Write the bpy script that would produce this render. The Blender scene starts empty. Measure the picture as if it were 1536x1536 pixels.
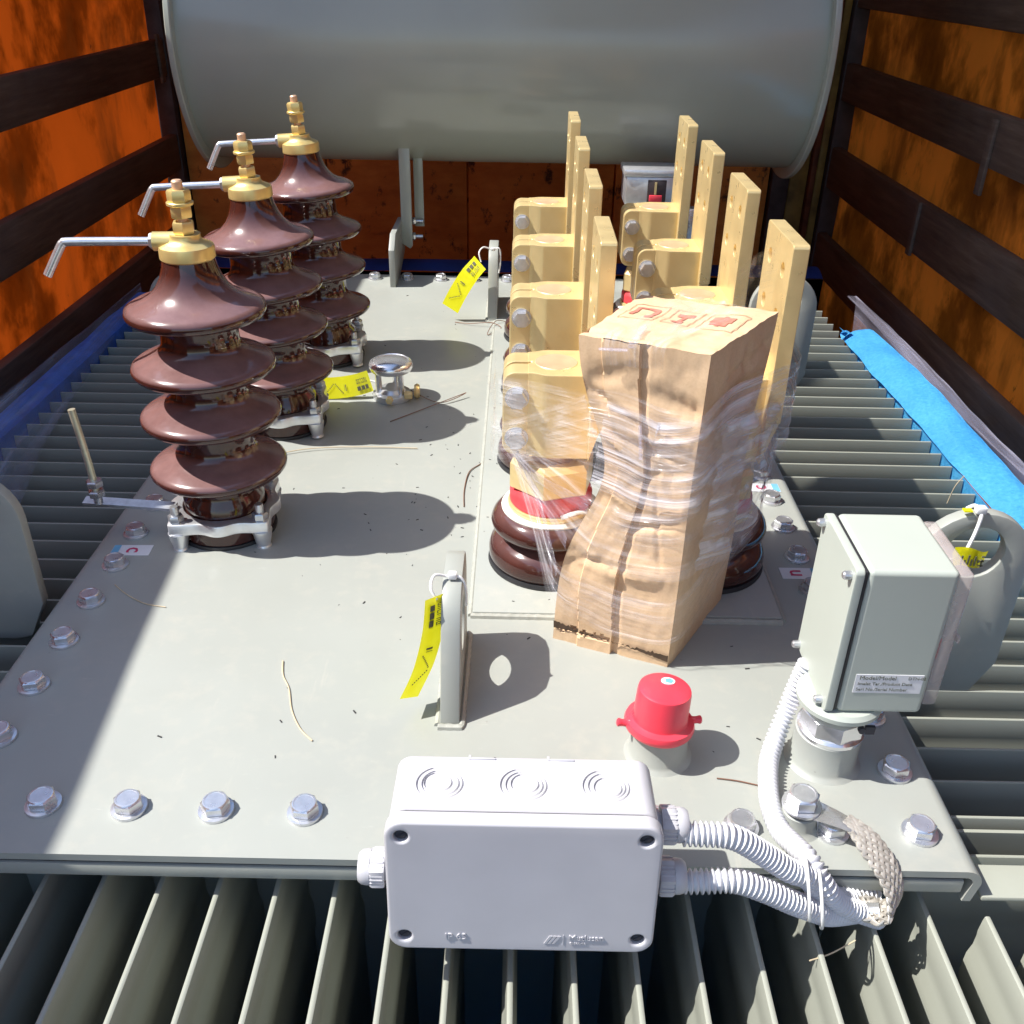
import bpy, bmesh, math, random
from mathutils import Vector, Matrix, noise
random.seed(7)
R = math.radians
sc = bpy.context.scene
C = sc.collection

# ------------------------------------------------------------------ camera
def cam_axes(yaw, pitch, roll):
    f = Vector((math.sin(yaw)*math.cos(pitch), math.cos(yaw)*math.cos(pitch), -math.sin(pitch)))
    r = Vector((math.cos(yaw), -math.sin(yaw), 0)); u = r.cross(f)
    return math.cos(roll)*r+math.sin(roll)*u, -math.sin(roll)*r+math.cos(roll)*u, f
r_, u_, f_ = cam_axes(R(-0.0944), R(30.2), R(1.077))
cd = bpy.data.cameras.new('camera'); cam = bpy.data.objects.new('camera', cd); C.objects.link(cam)
m = Matrix((r_, u_, -f_)).transposed().to_4x4(); m.translation = Vector((0, 0, .62))
cam.matrix_world = m
cd.sensor_width = 36; cd.lens = 36*1440/1536; cd.clip_start = .02; cd.clip_end = 200
sc.camera = cam
# ------------------------------------------------------------------ sky, sun, exposure
SUN = Vector((-.588, -.060, .808)).normalized()
w = bpy.data.worlds.new('World'); sc.world = w; w.use_nodes = True
nt = w.node_tree; nt.nodes.clear()
sky = nt.nodes.new('ShaderNodeTexSky'); sky.sky_type = 'NISHITA'; sky.sun_disc = False
sky.sun_elevation = math.asin(SUN.z); sky.sun_rotation = math.atan2(SUN.x, SUN.y)
bg = nt.nodes.new('ShaderNodeBackground'); bg.inputs[1].default_value = .15
wo = nt.nodes.new('ShaderNodeOutputWorld')
nt.links.new(sky.outputs[0], bg.inputs[0]); nt.links.new(bg.outputs[0], wo.inputs[0])
sd = bpy.data.lights.new('sun', 'SUN'); sd.energy = 4.3; sd.angle = R(.53); sd.color = (1, .97, .915)
so = bpy.data.objects.new('sun', sd); C.objects.link(so); so.rotation_euler = SUN.to_track_quat('Z', 'Y').to_euler(); so.location = (-2, 0, 4)
sc.view_settings.view_transform = 'Standard'; sc.view_settings.look = 'None'
sc.view_settings.exposure = .84; sc.view_settings.gamma = 1

# ------------------------------------------------------------------ materials
def newmat(name):
    m = bpy.data.materials.new(name); m.use_nodes = True
    n = m.node_tree; b = n.nodes['Principled BSDF']
    return m, n, b
def node(n, t, **kw):
    x = n.nodes.new(t)
    for k, v in kw.items():
        if k in x.inputs.keys(): x.inputs[k].default_value = v
        else: setattr(x, k, v)
    return x
def coords(n, scale=(1, 1, 1), kind='Object'):
    tc = n.nodes.new('ShaderNodeTexCoord'); mp = n.nodes.new('ShaderNodeMapping'); mp.inputs['Scale'].default_value = scale
    n.links.new(tc.outputs[kind], mp.inputs['Vector']); return mp.outputs[0]
def ramp(n, fac, stops):
    r = n.nodes.new('ShaderNodeValToRGB'); e = r.color_ramp.elements
    while len(e) < len(stops): e.new(.5)
    for x, (p, c) in zip(e, stops):
        x.position = p; x.color = (*c, 1) if len(c) == 3 else c
    n.links.new(fac, r.inputs[0]); return r.outputs[0]
def noise_tex(n, vec, scale, detail=4, rough=.55):
    t = node(n, 'ShaderNodeTexNoise'); t.inputs['Scale'].default_value = scale; t.inputs['Detail'].default_value = detail; t.inputs['Roughness'].default_value = rough
    n.links.new(vec, t.inputs['Vector']); return t.outputs['Fac']
def mix(n, fac, a, b):
    x = node(n, 'ShaderNodeMix', data_type='RGBA')
    if isinstance(fac, float): x.inputs[0].default_value = fac
    else: n.links.new(fac, x.inputs[0])
    for i, v in ((6, a), (7, b)):
        if isinstance(v, tuple): x.inputs[i].default_value = (*v, 1)
        else: n.links.new(v, x.inputs[i])
    return x.outputs[2]
def math_n(n, op, a, b):
    x = node(n, 'ShaderNodeMath', operation=op)
    for i, v in ((0, a), (1, b)):
        if isinstance(v, (int, float)): x.inputs[i].default_value = v
        else: n.links.new(v, x.inputs[i])
    return x.outputs[0]
def bump(n, b, h, strength=.2, dist=.002):
    x = node(n, 'ShaderNodeBump'); x.inputs['Strength'].default_value = strength; x.inputs['Distance'].default_value = dist
    n.links.new(h, x.inputs['Height']); n.links.new(x.outputs[0], b.inputs['Normal'])
def plain(name, col, rough=.5, metal=0., var=.12, scale=40, bs=0., spec=.5, coat=0., bscale=None, scl=(1, 1, 1)):
    m, n, b = newmat(name)
    v = coords(n, scl); t = noise_tex(n, v, scale)
    lo = tuple(c*(1-var) for c in col); hi = tuple(min(1, c*(1+var)) for c in col)
    n.links.new(ramp(n, t, [(.3, lo), (.7, hi)]), b.inputs['Base Color'])
    b.inputs['Metallic'].default_value = metal
    t2 = noise_tex(n, v, scale*.35, 5)
    n.links.new(ramp(n, t2, [(.3, (rough*.8,)*3), (.7, (min(1, rough*1.2),)*3)]), b.inputs['Roughness'])
    b.inputs['Specular IOR Level'].default_value = spec
    b.inputs['Coat Weight'].default_value = coat
    if bs: bump(n, b, noise_tex(n, v, bscale or scale*3, 3), bs, .001)
    return m

def paint_mat(name, col, dust=True, rg=(.32, .52)):
    m, n, b = newmat(name); v = coords(n)
    big = noise_tex(n, v, 3.5, 5); fine = noise_tex(n, v, 55, 4)
    c = ramp(n, big, [(.3, tuple(x*.93 for x in col)), (.7, tuple(min(1, x*1.05) for x in col))])
    if dust:
        d = ramp(n, math_n(n, 'MULTIPLY', noise_tex(n, v, 9, 6, .7), fine), [(.26, (0, 0, 0)), (.50, (.35,)*3)])
        c = mix(n, d, c, (.47, .44, .37))
        # scuffs: thin stretched marks
        vs = coords(n, (1, 7, 3)); s = noise_tex(n, vs, 16, 7, .75)
        sm = ramp(n, s, [(.64, (0, 0, 0)), (.72, (.4,)*3)])
        c = mix(n, sm, c, (.55, .54, .49))
        gr = noise_tex(n, v, 2.6, 7, .72)
        c = mix(n, ramp(n, gr, [(.50, (0, 0, 0)), (.68, (.22,)*3)]), c, (.28, .28, .245))
        dr = noise_tex(n, coords(n, (9, 1.2, 9)), 5, 6, .7)
        c = mix(n, ramp(n, dr, [(.64, (0, 0, 0)), (.74, (.4,)*3)]), c, (.46, .44, .38))
        # tiny dark specks
        vo = node(n, 'ShaderNodeTexVoronoi'); vo.inputs['Scale'].default_value = 42; n.links.new(v, vo.inputs['Vector'])
        sp = ramp(n, vo.outputs['Distance'], [(.03, (.45,)*3), (.055, (0, 0, 0))])
        gate = ramp(n, noise_tex(n, v, 7, 3), [(.54, (0, 0, 0)), (.6, (1, 1, 1))])
        c = mix(n, math_n(n, 'MULTIPLY', sp, gate), c, (.12, .10, .08))
    n.links.new(c, b.inputs['Base Color'])
    n.links.new(ramp(n, noise_tex(n, v, 6, 6), [(.3, (rg[0],)*3), (.7, (rg[1],)*3)]), b.inputs['Roughness'])
    bump(n, b, noise_tex(n, v, 260, 2), .06, .0006)
    return m
M = {}
M['paint'] = paint_mat('grey_green_paint', (.338, .352, .322))
M['fin'] = paint_mat('darkened_fin_paint', (.315, .325, .275), False)  # lid paint darkened, putting some shade between fins into the colour
M['tankpaint'] = paint_mat('conservator_paint', (.375, .395, .335), False, (.15, .24))
M['boxpaint'] = paint_mat('hammered_green_grey_paint', (.42, .455, .405), False)

def porcelain(name='brown_glazed_porcelain', dust=1.0):
    m, n, b = newmat(name); v = coords(n)
    c = ramp(n, noise_tex(n, v, 18, 3), [(.3, (.034, .010, .008)), (.7, (.060, .017, .012))])
    g = node(n, 'ShaderNodeNewGeometry'); s = node(n, 'ShaderNodeSeparateXYZ'); n.links.new(g.outputs['Normal'], s.inputs[0])
    up = ramp(n, s.outputs['Z'], [(.30, (0, 0, 0)), (.85, (1, 1, 1))])
    d = math_n(n, 'MULTIPLY', up, ramp(n, noise_tex(n, v, 30, 6, .65), [(.25, (.55,)*3), (.7, (.95,)*3)]))
    d = math_n(n, 'MULTIPLY', d, dust)
    c = mix(n, d, c, (.25, .138, .130))      # settled dust on the sheds, brightened to imitate sunlit upper faces
    n.links.new(c, b.inputs['Base Color'])
    rr = node(n, 'ShaderNodeMapRange'); n.links.new(d, rr.inputs[0]); rr.inputs[3].default_value = .09; rr.inputs[4].default_value = .24
    n.links.new(rr.outputs[0], b.inputs['Roughness']); b.inputs['Coat Weight'].default_value = .35; b.inputs['Coat Roughness'].default_value = .05
    return m
M['porcelain'] = porcelain()
M['porcelain2'] = porcelain('glossy_red_brown_porcelain', .38)
def brass(name, col, rough, metal):
    m, n, b = newmat(name); v = coords(n)
    c = ramp(n, noise_tex(n, v, 22, 6, .65), [(.28, tuple(x*.90 for x in col)), (.55, tuple(x*.97 for x in col)), (.75, col)])
    ta = noise_tex(n, v, 48, 6, .7)
    c = mix(n, ramp(n, ta, [(.60, (0, 0, 0)), (.74, (.2,)*3)]), c, tuple(x*y for x, y in zip(col, (.72, .66, .55))))
    n.links.new(c, b.inputs['Base Color']); b.inputs['Metallic'].default_value = metal
    n.links.new(ramp(n, noise_tex(n, v, 45, 5), [(.3, (rough*.75,)*3), (.7, (rough*1.3,)*3)]), b.inputs['Roughness'])
    b.inputs['Coat Weight'].default_value = .08; b.inputs['Coat Roughness'].default_value = .2
    bump(n, b, noise_tex(n, v, 320, 3), .07, .0004)
    return m
M['brass'] = brass('machined_brass', (.86, .665, .325), .34, .48)
M['cap'] = brass('brass_cap', (.82, .63, .25), .35, .6)
M['copper'] = brass('copper_stud_end', (.74, .47, .30), .45, .4)
M['zinc'] = plain('zinc_plated_steel', (.70, .70, .72), .29, .82, .10, 120, .02)
M['steel'] = plain('dull_steel', (.55, .56, .58), .38, .8, .15, 90, .08)
M['paleRod'] = plain('pale_passivated_rod', (.60, .57, .42), .36, .6, .12, 60)
M['alu'] = plain('cast_aluminium', (.74, .75, .77), .34, .75, .08, 70, .15)
M['chrome'] = plain('polished_nickel', (.82, .82, .84), .24, .85, .05, 60)
M['rubber'] = plain('black_rubber', (.022, .022, .025), .55, 0, .2, 80)
M['dark'] = plain('dark_recess', (.03, .03, .04), .6)
M['pvc'] = plain('light_grey_plastic', (.50, .492, .518), .38, 0, .03, 25, .03)
M['conduit'] = plain('grey_plastic_conduit', (.62, .62, .65), .42, 0, .05, 40)
M['white'] = plain('white_nylon', (.80, .80, .78), .4, 0, .04, 40)
def thin_yellow():
    m, n, b = newmat('yellow_plastic_tag'); v = coords(n)
    c = ramp(n, noise_tex(n, v, 60), [(.3, (.86, .82, .012)), (.7, (.92, .90, .03))])
    n.links.new(c, b.inputs['Base Color']); b.inputs['Roughness'].default_value = .35
    tr = node(n, 'ShaderNodeBsdfTranslucent'); n.links.new(c, tr.inputs[0]); mx = node(n, 'ShaderNodeMixShader'); mx.inputs[0].default_value = .35
    n.links.new(b.outputs[0], mx.inputs[1]); n.links.new(tr.outputs[0], mx.inputs[2]); n.links.new(mx.outputs[0], n.nodes['Material Output'].inputs['Surface'])
    return m
M['yellow'] = thin_yellow()
M['ink'] = plain('grey_ink', (.10, .10, .06), .6)
M['black'] = plain('black_ink', (.03, .03, .03), .6)
M['red'] = plain('red_plastic', (.80, .055, .085), .30, 0, .06, 30, 0, .5)
M['redfade'] = plain('faded_red_ring', (.62, .06, .07), .42, 0, .25, 60)
M['paper'] = plain('white_paper_label', (.72, .72, .74), .55, 0, .03, 50)
M['blueink'] = plain('light_blue_print', (.16, .42, .62), .5)
M['redink'] = plain('magenta_red_print', (.55, .04, .12), .5)
M['cardred'] = plain('red_carton_print', (.60, .19, .13), .75, 0, .2, 160)
M['cardline'] = plain('thin_carton_print', (.42, .24, .14), .8)
M['seal'] = plain('white_seal_ring', (.78, .76, .68), .5, 0, .06, 50)
M['weld'] = plain('weld_bead_paint', (.37, .375, .33), .45, 0, .1, 120, .5, bscale=150)
M['wood'] = None
def wood_dark():
    m, n, b = newmat('weathered_dark_slat_wood')
    v = coords(n, (3, 1, 14)); t = noise_tex(n, v, 5, 7, .65)
    c = ramp(n, t, [(.25, (.060, .036, .022)), (.55, (.145, .092, .062)), (.8, (.23, .16, .12))])
    wv = noise_tex(n, coords(n), 4, 4)
    c = mix(n, ramp(n, wv, [(.45, (0, 0, 0)), (.7, (.6,)*3)]), c, (.17, .13, .115))
    n.links.new(c, b.inputs['Base Color']); b.inputs['Roughness'].default_value = .75
    bump(n, b, t, .4, .003); return m
M['wood'] = wood_dark()
def ply():
    m, n, b = newmat('orange_stained_plywood')
    t = noise_tex(n, coords(n, (1, 1, 2.5)), 5, 7, .7)
    c = ramp(n, t, [(.22, (.05, .018, .008)), (.38, (.60, .19, .03)), (.7, (.84, .33, .06))])
    sp = noise_tex(n, coords(n, (1, 1, .7)), 17, 5, .7)
    c = mix(n, ramp(n, sp, [(.58, (0, 0, 0)), (.66, (.9,)*3)]), c, (.018, .010, .008))
    n.links.new(c, b.inputs['Base Color']); b.inputs['Roughness'].default_value = .6
    bump(n, b, sp, .3, .003); return m
M['ply'] = ply()
M['yellowwood'] = plain('yellow_brown_post_paint', (.26, .15, .03), .65, 0, .5, 14, .3)
M['rust'] = plain('rusty_steel', (.13, .035, .012), .8, 0, .5, 20, .4)
M['darksteel'] = plain('dark_purple_brown_steel', (.055, .04, .042), .6, 0, .4, 20, .3)
def tarp(name, col, trans):
    m, n, b = newmat(name)
    t = noise_tex(n, coords(n, (1, 1.2, 1)), 3.3, 5, .6)
    c = ramp(n, t, [(.30, tuple(x*.16 for x in col)), (.45, tuple(x*.38 for x in col)), (.55, col), (.8, tuple(min(1, x*1.15) for x in col))])
    sp = noise_tex(n, coords(n, (1, 1, .45)), 22, 5, .7)
    c = mix(n, ramp(n, sp, [(.66, (0, 0, 0)), (.72, (.85,)*3)]), c, (.03, .012, .006))
    st = noise_tex(n, coords(n, (1, 2.2, .8)), 2.6, 5, .6)
    c = mix(n, ramp(n, st, [(.50, (0, 0, 0)), (.68, (.75,)*3)]), c, (.12, .03, .006))
    di = node(n, 'ShaderNodeBsdfDiffuse'); tr = node(n, 'ShaderNodeBsdfTranslucent'); mx = node(n, 'ShaderNodeMixShader')
    n.links.new(c, di.inputs[0]); n.links.new(c, tr.inputs[0]); mx.inputs[0].default_value = trans
    n.links.new(di.outputs[0], mx.inputs[1]); n.links.new(tr.outputs[0], mx.inputs[2])
    n.links.new(mx.outputs[0], n.nodes['Material Output'].inputs['Surface'])
    n.nodes.remove(b); return m
M['tarp'] = tarp('orange_truck_tarpaulin', (.54, .085, .007), .25)
M['tarp2'] = tarp('dull_orange_truck_tarpaulin', (.86, .22, .024), .26)
M['roof'] = plain('dark_grey_tarpaulin', (.12, .11, .11), .7)
M['floor'] = plain('worn_plywood_floor', (.10, .07, .05), .8, 0, .4, 6, .3)
def foam():
    m, n, b = newmat('bright_blue_packing_foam'); v = coords(n)
    t = noise_tex(n, v, 160, 3, .6); t2 = noise_tex(n, v, 9, 3)
    c = ramp(n, t, [(.3, (.07, .44, .80)), (.7, (.14, .58, .93))])
    c = mix(n, ramp(n, t2, [(.4, (0, 0, 0)), (.7, (.35,)*3)]), c, (.02, .26, .66))
    n.links.new(c, b.inputs['Base Color']); b.inputs['Roughness'].default_value = .6
    b.inputs['Subsurface Weight'].default_value = 0
    bump(n, b, t, .6, .002); return m
M['foam'] = foam()
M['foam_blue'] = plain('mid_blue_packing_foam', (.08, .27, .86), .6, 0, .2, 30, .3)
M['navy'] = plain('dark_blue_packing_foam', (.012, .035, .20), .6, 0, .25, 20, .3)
def cardboard():
    m, n, b = newmat('brown_corrugated_cardboard')
    v = coords(n)
    c = ramp(n, noise_tex(n, v, 12, 5, .6), [(.3, (.64, .44, .265)), (.7, (.74, .53, .335))])
    t = noise_tex(n, v, 26, 6, .7)
    c = mix(n, ramp(n, t, [(.55, (0, 0, 0)), (.75, (.35,)*3)]), c, (.52, .33, .17))
    fi = noise_tex(n, v, 420, 2, .6)
    c = mix(n, ramp(n, fi, [(.35, (.16,)*3), (.6, (0, 0, 0))]), c, (.42, .26, .13))
    n.links.new(c, b.inputs['Base Color']); b.inputs['Roughness'].default_value = .72; b.inputs['Specular IOR Level'].default_value = .25
    bump(n, b, fi, .08, .0005); return m
M['card'] = cardboard()
M['cardedge'] = plain('torn_gap_shade', (.10, .06, .035), .9, 0, .3, 100)
def film(name, base, lo, hi, vs=14, thr=(.46, .70), pthr=(.42, .62), rough=.16):
    m, n, b = newmat(name)
    tc = node(n, 'ShaderNodeTexCoord')
    def uvn(us, vs, det, off=0.):
        mp = node(n, 'ShaderNodeMapping'); mp.inputs['Scale'].default_value = (us, vs, 1); mp.inputs['Location'].default_value = (off, off*1.7, 0)
        n.links.new(tc.outputs['UV'], mp.inputs['Vector']); return noise_tex(n, mp.outputs[0], 1.0, det, .5)
    t = uvn(1.1, vs, 3); fine = uvn(1.6, vs*3.2, 2, 3.1); pa = uvn(5.5, 3.2, 3, 7.3)
    def mr(x, a, b2, c, d):
        q = node(n, 'ShaderNodeMapRange'); n.links.new(x, q.inputs[0])
        for i, v in ((1, a), (2, b2), (3, c), (4, d)): q.inputs[i].default_value = v
        return q.outputs[0]
    st = math_n(n, 'ADD', mr(t, *thr, 0, .7), mr(fine, .52, .72, 0, .3))
    a = math_n(n, 'ADD', math_n(n, 'MULTIPLY', math_n(n, 'MULTIPLY', st, mr(pa, *pthr, .12, 1)), hi), math_n(n, 'ADD', mr(pa, *pthr, 0, .07), lo))  # pale streaks and broad patches put the glare into the film's alpha
    b.inputs['Base Color'].default_value = (*base, 1); b.inputs['Roughness'].default_value = rough; b.inputs['Specular IOR Level'].default_value = 1.0
    n.links.new(a, b.inputs['Alpha'])
    bump(n, b, math_n(n, 'ADD', t, math_n(n, 'MULTIPLY', fine, .4)), .9, .006)
    return m
M['film'] = film('clear_stretch_film', (.88, .86, .90), .03, .42, 9, (.48, .74))
M['film2'] = film('hazy_stretch_film', (.60, .57, .72), .12, .45, 9)
M['film4'] = film('dull_wrapping_film', (.36, .42, .56), .16, .5, 9)
M['film3'] = film('glare_streaked_film', (.92, .89, .94), .09, .9, 10, (.44, .68), (.40, .58), .13)
def acrylic():
    m, n, b = newmat('clear_acrylic_window')
    b.inputs['Base Color'].default_value = (.62, .54, .52, 1); b.inputs['Roughness'].default_value = .06
    v = coords(n); t = noise_tex(n, v, 24, 3)
    n.links.new(ramp(n, t, [(.3, (.26,)*3), (.75, (.48,)*3)]), b.inputs['Alpha'])
    return m
M['acrylic'] = acrylic()
M['braid'] = plain('tinned_copper_braid', (.52, .485, .43), .42, .45, .25, 120)
M['tin'] = plain('tinned_lug', (.78, .77, .76), .26, .8, .08, 60)
M['wire'] = plain('thin_copper_wire', (.22, .11, .07), .5, .3)
M['straw'] = plain('pale_straw_fibre', (.55, .45, .30), .7)

# ------------------------------------------------------------------ mesh helpers
def catmull(P, k=8):
    P = [Vector(p) for p in P]; out = []
    for i in range(len(P)-1):
        p0 = P[max(i-1, 0)]; p1 = P[i]; p2 = P[i+1]; p3 = P[min(i+2, len(P)-1)]
        for j in range(k):
            t = j/k; t2 = t*t; t3 = t2*t
            out.append(.5*((2*p1)+(-p0+p2)*t+(2*p0-5*p1+4*p2-p3)*t2+(-p0+3*p1-3*p2+p3)*t3))
    out.append(P[-1]); return out
def resample(P, step):
    out = [P[0]]; acc = 0
    for a, b in zip(P, P[1:]):
        d = (b-a).length
        if d < 1e-9: continue
        pos = step-acc
        while pos <= d:
            out.append(a+(b-a)*(pos/d)); pos += step
        acc = d-(pos-step)
    return out
class G:
    def __init__(s): s.bm = bmesh.new(); s.uv = None
    def add(s, t, mat4=None):
        if mat4 is not None: bmesh.ops.transform(t, matrix=mat4, verts=t.verts)
        me = bpy.data.meshes.new('t'); t.to_mesh(me); s.bm.from_mesh(me); bpy.data.meshes.remove(me); t.free(); return s
    def box(s, x0, x1, y0, y1, z0, z1, bev=0, seg=2, mat4=None):
        t = bmesh.new(); bmesh.ops.create_cube(t, size=1)
        bmesh.ops.transform(t, matrix=Matrix.Translation(((x0+x1)/2, (y0+y1)/2, (z0+z1)/2)) @ Matrix.Diagonal((x1-x0, y1-y0, z1-z0, 1)), verts=t.verts)
        if bev: bmesh.ops.bevel(t, geom=t.edges[:], offset=bev, segments=seg, profile=.5, affect='EDGES')
        return s.add(t, mat4)
    def lathe(s, prof, n=32, mat4=None, close=True):
        t = bmesh.new(); rings = []
        for r, z in prof:
            if r < 1e-6: rings.append([t.verts.new((0, 0, z))])
            else: rings.append([t.verts.new((r*math.cos(2*math.pi*i/n), r*math.sin(2*math.pi*i/n), z)) for i in range(n)])
        for a, b in zip(rings, rings[1:]):
            for i in range(n):
                j = (i+1) % n
                if len(a) == 1 and len(b) == 1: continue
                if len(a) == 1: t.faces.new((a[0], b[j], b[i]))
                elif len(b) == 1: t.faces.new((a[i], a[j], b[0]))
                else: t.faces.new((a[i], a[j], b[j], b[i]))
        if close:
            if len(rings[0]) > 1: t.faces.new(rings[0][::-1])
            if len(rings[-1]) > 1: t.faces.new(rings[-1])
        return s.add(t, mat4)
    def hexa(s, r, z0, z1, mat4=None, ch=.12, n=6):
        h = z1-z0
        return s.lathe([(r*(1-ch*.5), z0), (r, z0+h*.12), (r, z1-h*.18), (r*(1-ch), z1), (r*.55, z1+h*.02), (0, z1+h*.02)], n, mat4)
    def prism(s, poly, d0, d1, plane='xz', holes=(), bev=0, mat4=None, seg=2):
        t = bmesh.new(); loops = [poly]+list(holes); E = []
        for L in loops:
            vs = [t.verts.new((a, b, 0)) for a, b in L]
            E += [t.edges.new((vs[i], vs[(i+1) % len(vs)])) for i in range(len(vs))]
        bmesh.ops.triangle_fill(t, use_beauty=True, use_dissolve=not holes, edges=E, normal=(0, 0, 1))
        if not holes and len(t.faces) > 1: bmesh.ops.dissolve_faces(t, faces=t.faces[:])
        fs = t.faces[:]
        ext = bmesh.ops.extrude_face_region(t, geom=fs)
        nv = [v for v in ext['geom'] if isinstance(v, bmesh.types.BMVert)]
        for v in t.verts: v.co.z = d0
        for v in nv: v.co.z = d1
        bmesh.ops.recalc_face_normals(t, faces=t.faces)
        if bev:
            ed = [e for e in t.edges if len(e.link_faces) == 2 and e.calc_face_angle(0) > .6]
            bmesh.ops.bevel(t, geom=ed, offset=bev, segments=seg, profile=.5, affect='EDGES')
        if plane == 'xz':
            mm = Matrix(((1, 0, 0, 0), (0, 0, 1, 0), (0, 1, 0, 0), (0, 0, 0, 1)))
        elif plane == 'yz':
            mm = Matrix(((0, 0, 1, 0), (1, 0, 0, 0), (0, 1, 0, 0), (0, 0, 0, 1)))
        else: mm = Matrix.Identity(4)
        bmesh.ops.transform(t, matrix=mm, verts=t.verts); bmesh.ops.recalc_face_normals(t, faces=t.faces)
        return s.add(t, mat4)
    def tube(s, P, rad, n=10, smooth=8, closed=False, rf=None, flat=1.0):
        P = catmull(P, smooth) if smooth else [Vector(p) for p in P]
        t = bmesh.new(); T = []
        for i in range(len(P)):
            a = P[max(i-1, 0)]; b = P[min(i+1, len(P)-1)]; T.append((b-a).normalized())
        ref = Vector((0, 0, 1)) if abs(T[0].z) < .9 else Vector((1, 0, 0))
        N = (ref-T[0]*ref.dot(T[0])).normalized(); rings = []
        for i, p in enumerate(P):
            N = (N-T[i]*N.dot(T[i])).normalized(); B = T[i].cross(N)
            r = rf(i) if rf else rad
            rings.append([t.verts.new(p+(N*math.cos(2*math.pi*k/n)*flat+B*math.sin(2*math.pi*k/n))*r) for k in range(n)])
        for a, b in zip(rings, rings[1:]):
            for k in range(n): t.faces.new((a[k], a[(k+1) % n], b[(k+1) % n], b[k]))
        t.faces.new(rings[0][::-1]); t.faces.new(rings[-1])
        return s.add(t)
    def sheet(s, fn, nu, nv, th=0):
        t = bmesh.new(); uv = t.loops.layers.uv.new('UVMap')
        g = [[t.verts.new(fn(i/nu, j/nv)) for j in range(nv+1)] for i in range(nu+1)]
        for i in range(nu):
            for j in range(nv):
                f = t.faces.new((g[i][j], g[i+1][j], g[i+1][j+1], g[i][j+1]))
                for l, (a, b) in zip(f.loops, ((i, j), (i+1, j), (i+1, j+1), (i, j+1))): l[uv].uv = (a/nu, b/nv)
        if th: bmesh.ops.solidify(t, geom=t.faces[:], thickness=th)
        return s.add(t)
    def mesh(s, name, mat, sharp=35):
        me = bpy.data.meshes.new(name); bmesh.ops.recalc_face_normals(s.bm, faces=s.bm.faces) if not s.uv else None
        s.bm.to_mesh(me); s.bm.free()
        for p in me.polygons: p.use_smooth = True
        me.set_sharp_from_angle(angle=R(sharp))
        me.materials.append(mat); return me
    def build(s, name, mat, parent=None, sharp=35, loc=None, label=None, wn=False):
        o = bpy.data.objects.new(name, s.mesh(name, M[mat] if isinstance(mat, str) else mat, sharp)); C.objects.link(o)
        if parent is not None: o.parent = parent
        if loc: o.location = loc
        if wn:
            md = o.modifiers.new('weighted_normals', 'WEIGHTED_NORMAL'); md.keep_sharp = True; md.weight = 90
        if label: o['label'] = label
        return o
def tag(o, label, cat, group=None, kind=None):
    if label: o['label'] = label
    if cat: o['category'] = cat
    if group: o['group'] = group
    if kind: o['kind'] = kind
    return o
def thing(name, label, cat, loc=(0, 0, 0), group=None, rot=(0, 0, 0)):
    o = bpy.data.objects.new(name, None); C.objects.link(o); o.location = loc; o.rotation_euler = rot; o.empty_display_size = .05
    return tag(o, label, cat, group)
def copy_of(o, parent, loc=None, rot=None):
    c = o.copy(); C.objects.link(c); c.parent = parent
    if loc is not None: c.location = loc
    if rot is not None: c.rotation_euler = rot
    return c
def copy_tree(o, parent=None):
    c = o.copy(); C.objects.link(c); c.parent = parent
    for ch in list(o.children): copy_tree(ch, c)
    return c
T = Matrix.Translation
def ROT(a, ax): return Matrix.Rotation(R(a), 4, ax)
AX = ROT(90, 'Y')          # local z -> world x
AXm = ROT(-90, 'Y')        # local z -> world -x
AY = ROT(-90, 'X')         # local z -> world y
AYm = ROT(90, 'X')         # local z -> world -y
def rrect(x0, x1, y0, y1, r, k=6):
    out = []
    for cx, cy, a in ((x1-r, y1-r, 0), (x0+r, y1-r, 90), (x0+r, y0+r, 180), (x1-r, y0+r, 270)):
        out += [(cx+r*math.cos(R(a+90*i/k)), cy+r*math.sin(R(a+90*i/k))) for i in range(k+1)]
    return out
def circ(cx, cy, r, n=24): return [(cx+r*math.cos(2*math.pi*i/n), cy+r*math.sin(2*math.pi*i/n)) for i in range(n)]
def lettering(txt, size, mat4, mat, parent, name='lettering', ext=.0002, align='CENTER', bold=0.):
    cu = bpy.data.curves.new('t', 'FONT'); cu.body = txt; cu.size = size; cu.extrude = ext; cu.align_x = align; cu.align_y = 'CENTER'; cu.resolution_u = 2; cu.offset = bold
    o = bpy.data.objects.new('t', cu); C.objects.link(o)
    dg = bpy.context.evaluated_depsgraph_get(); me = bpy.data.meshes.new_from_object(o.evaluated_get(dg))
    bpy.data.objects.remove(o); bpy.data.curves.remove(cu)
    me.transform(mat4); me.materials.clear(); me.materials.append(M[mat]); me.name = name
    q = bpy.data.objects.new(name, me); C.objects.link(q); q.parent = parent; return q

# ================================================================== TRUCK BODY (setting)
g = G(); g.box(-1.3, 1.2, -.9, 3.4, -1.32, -1.25)
tag(g.build('truck_floor', 'floor'), None, None, kind='structure')

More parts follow.
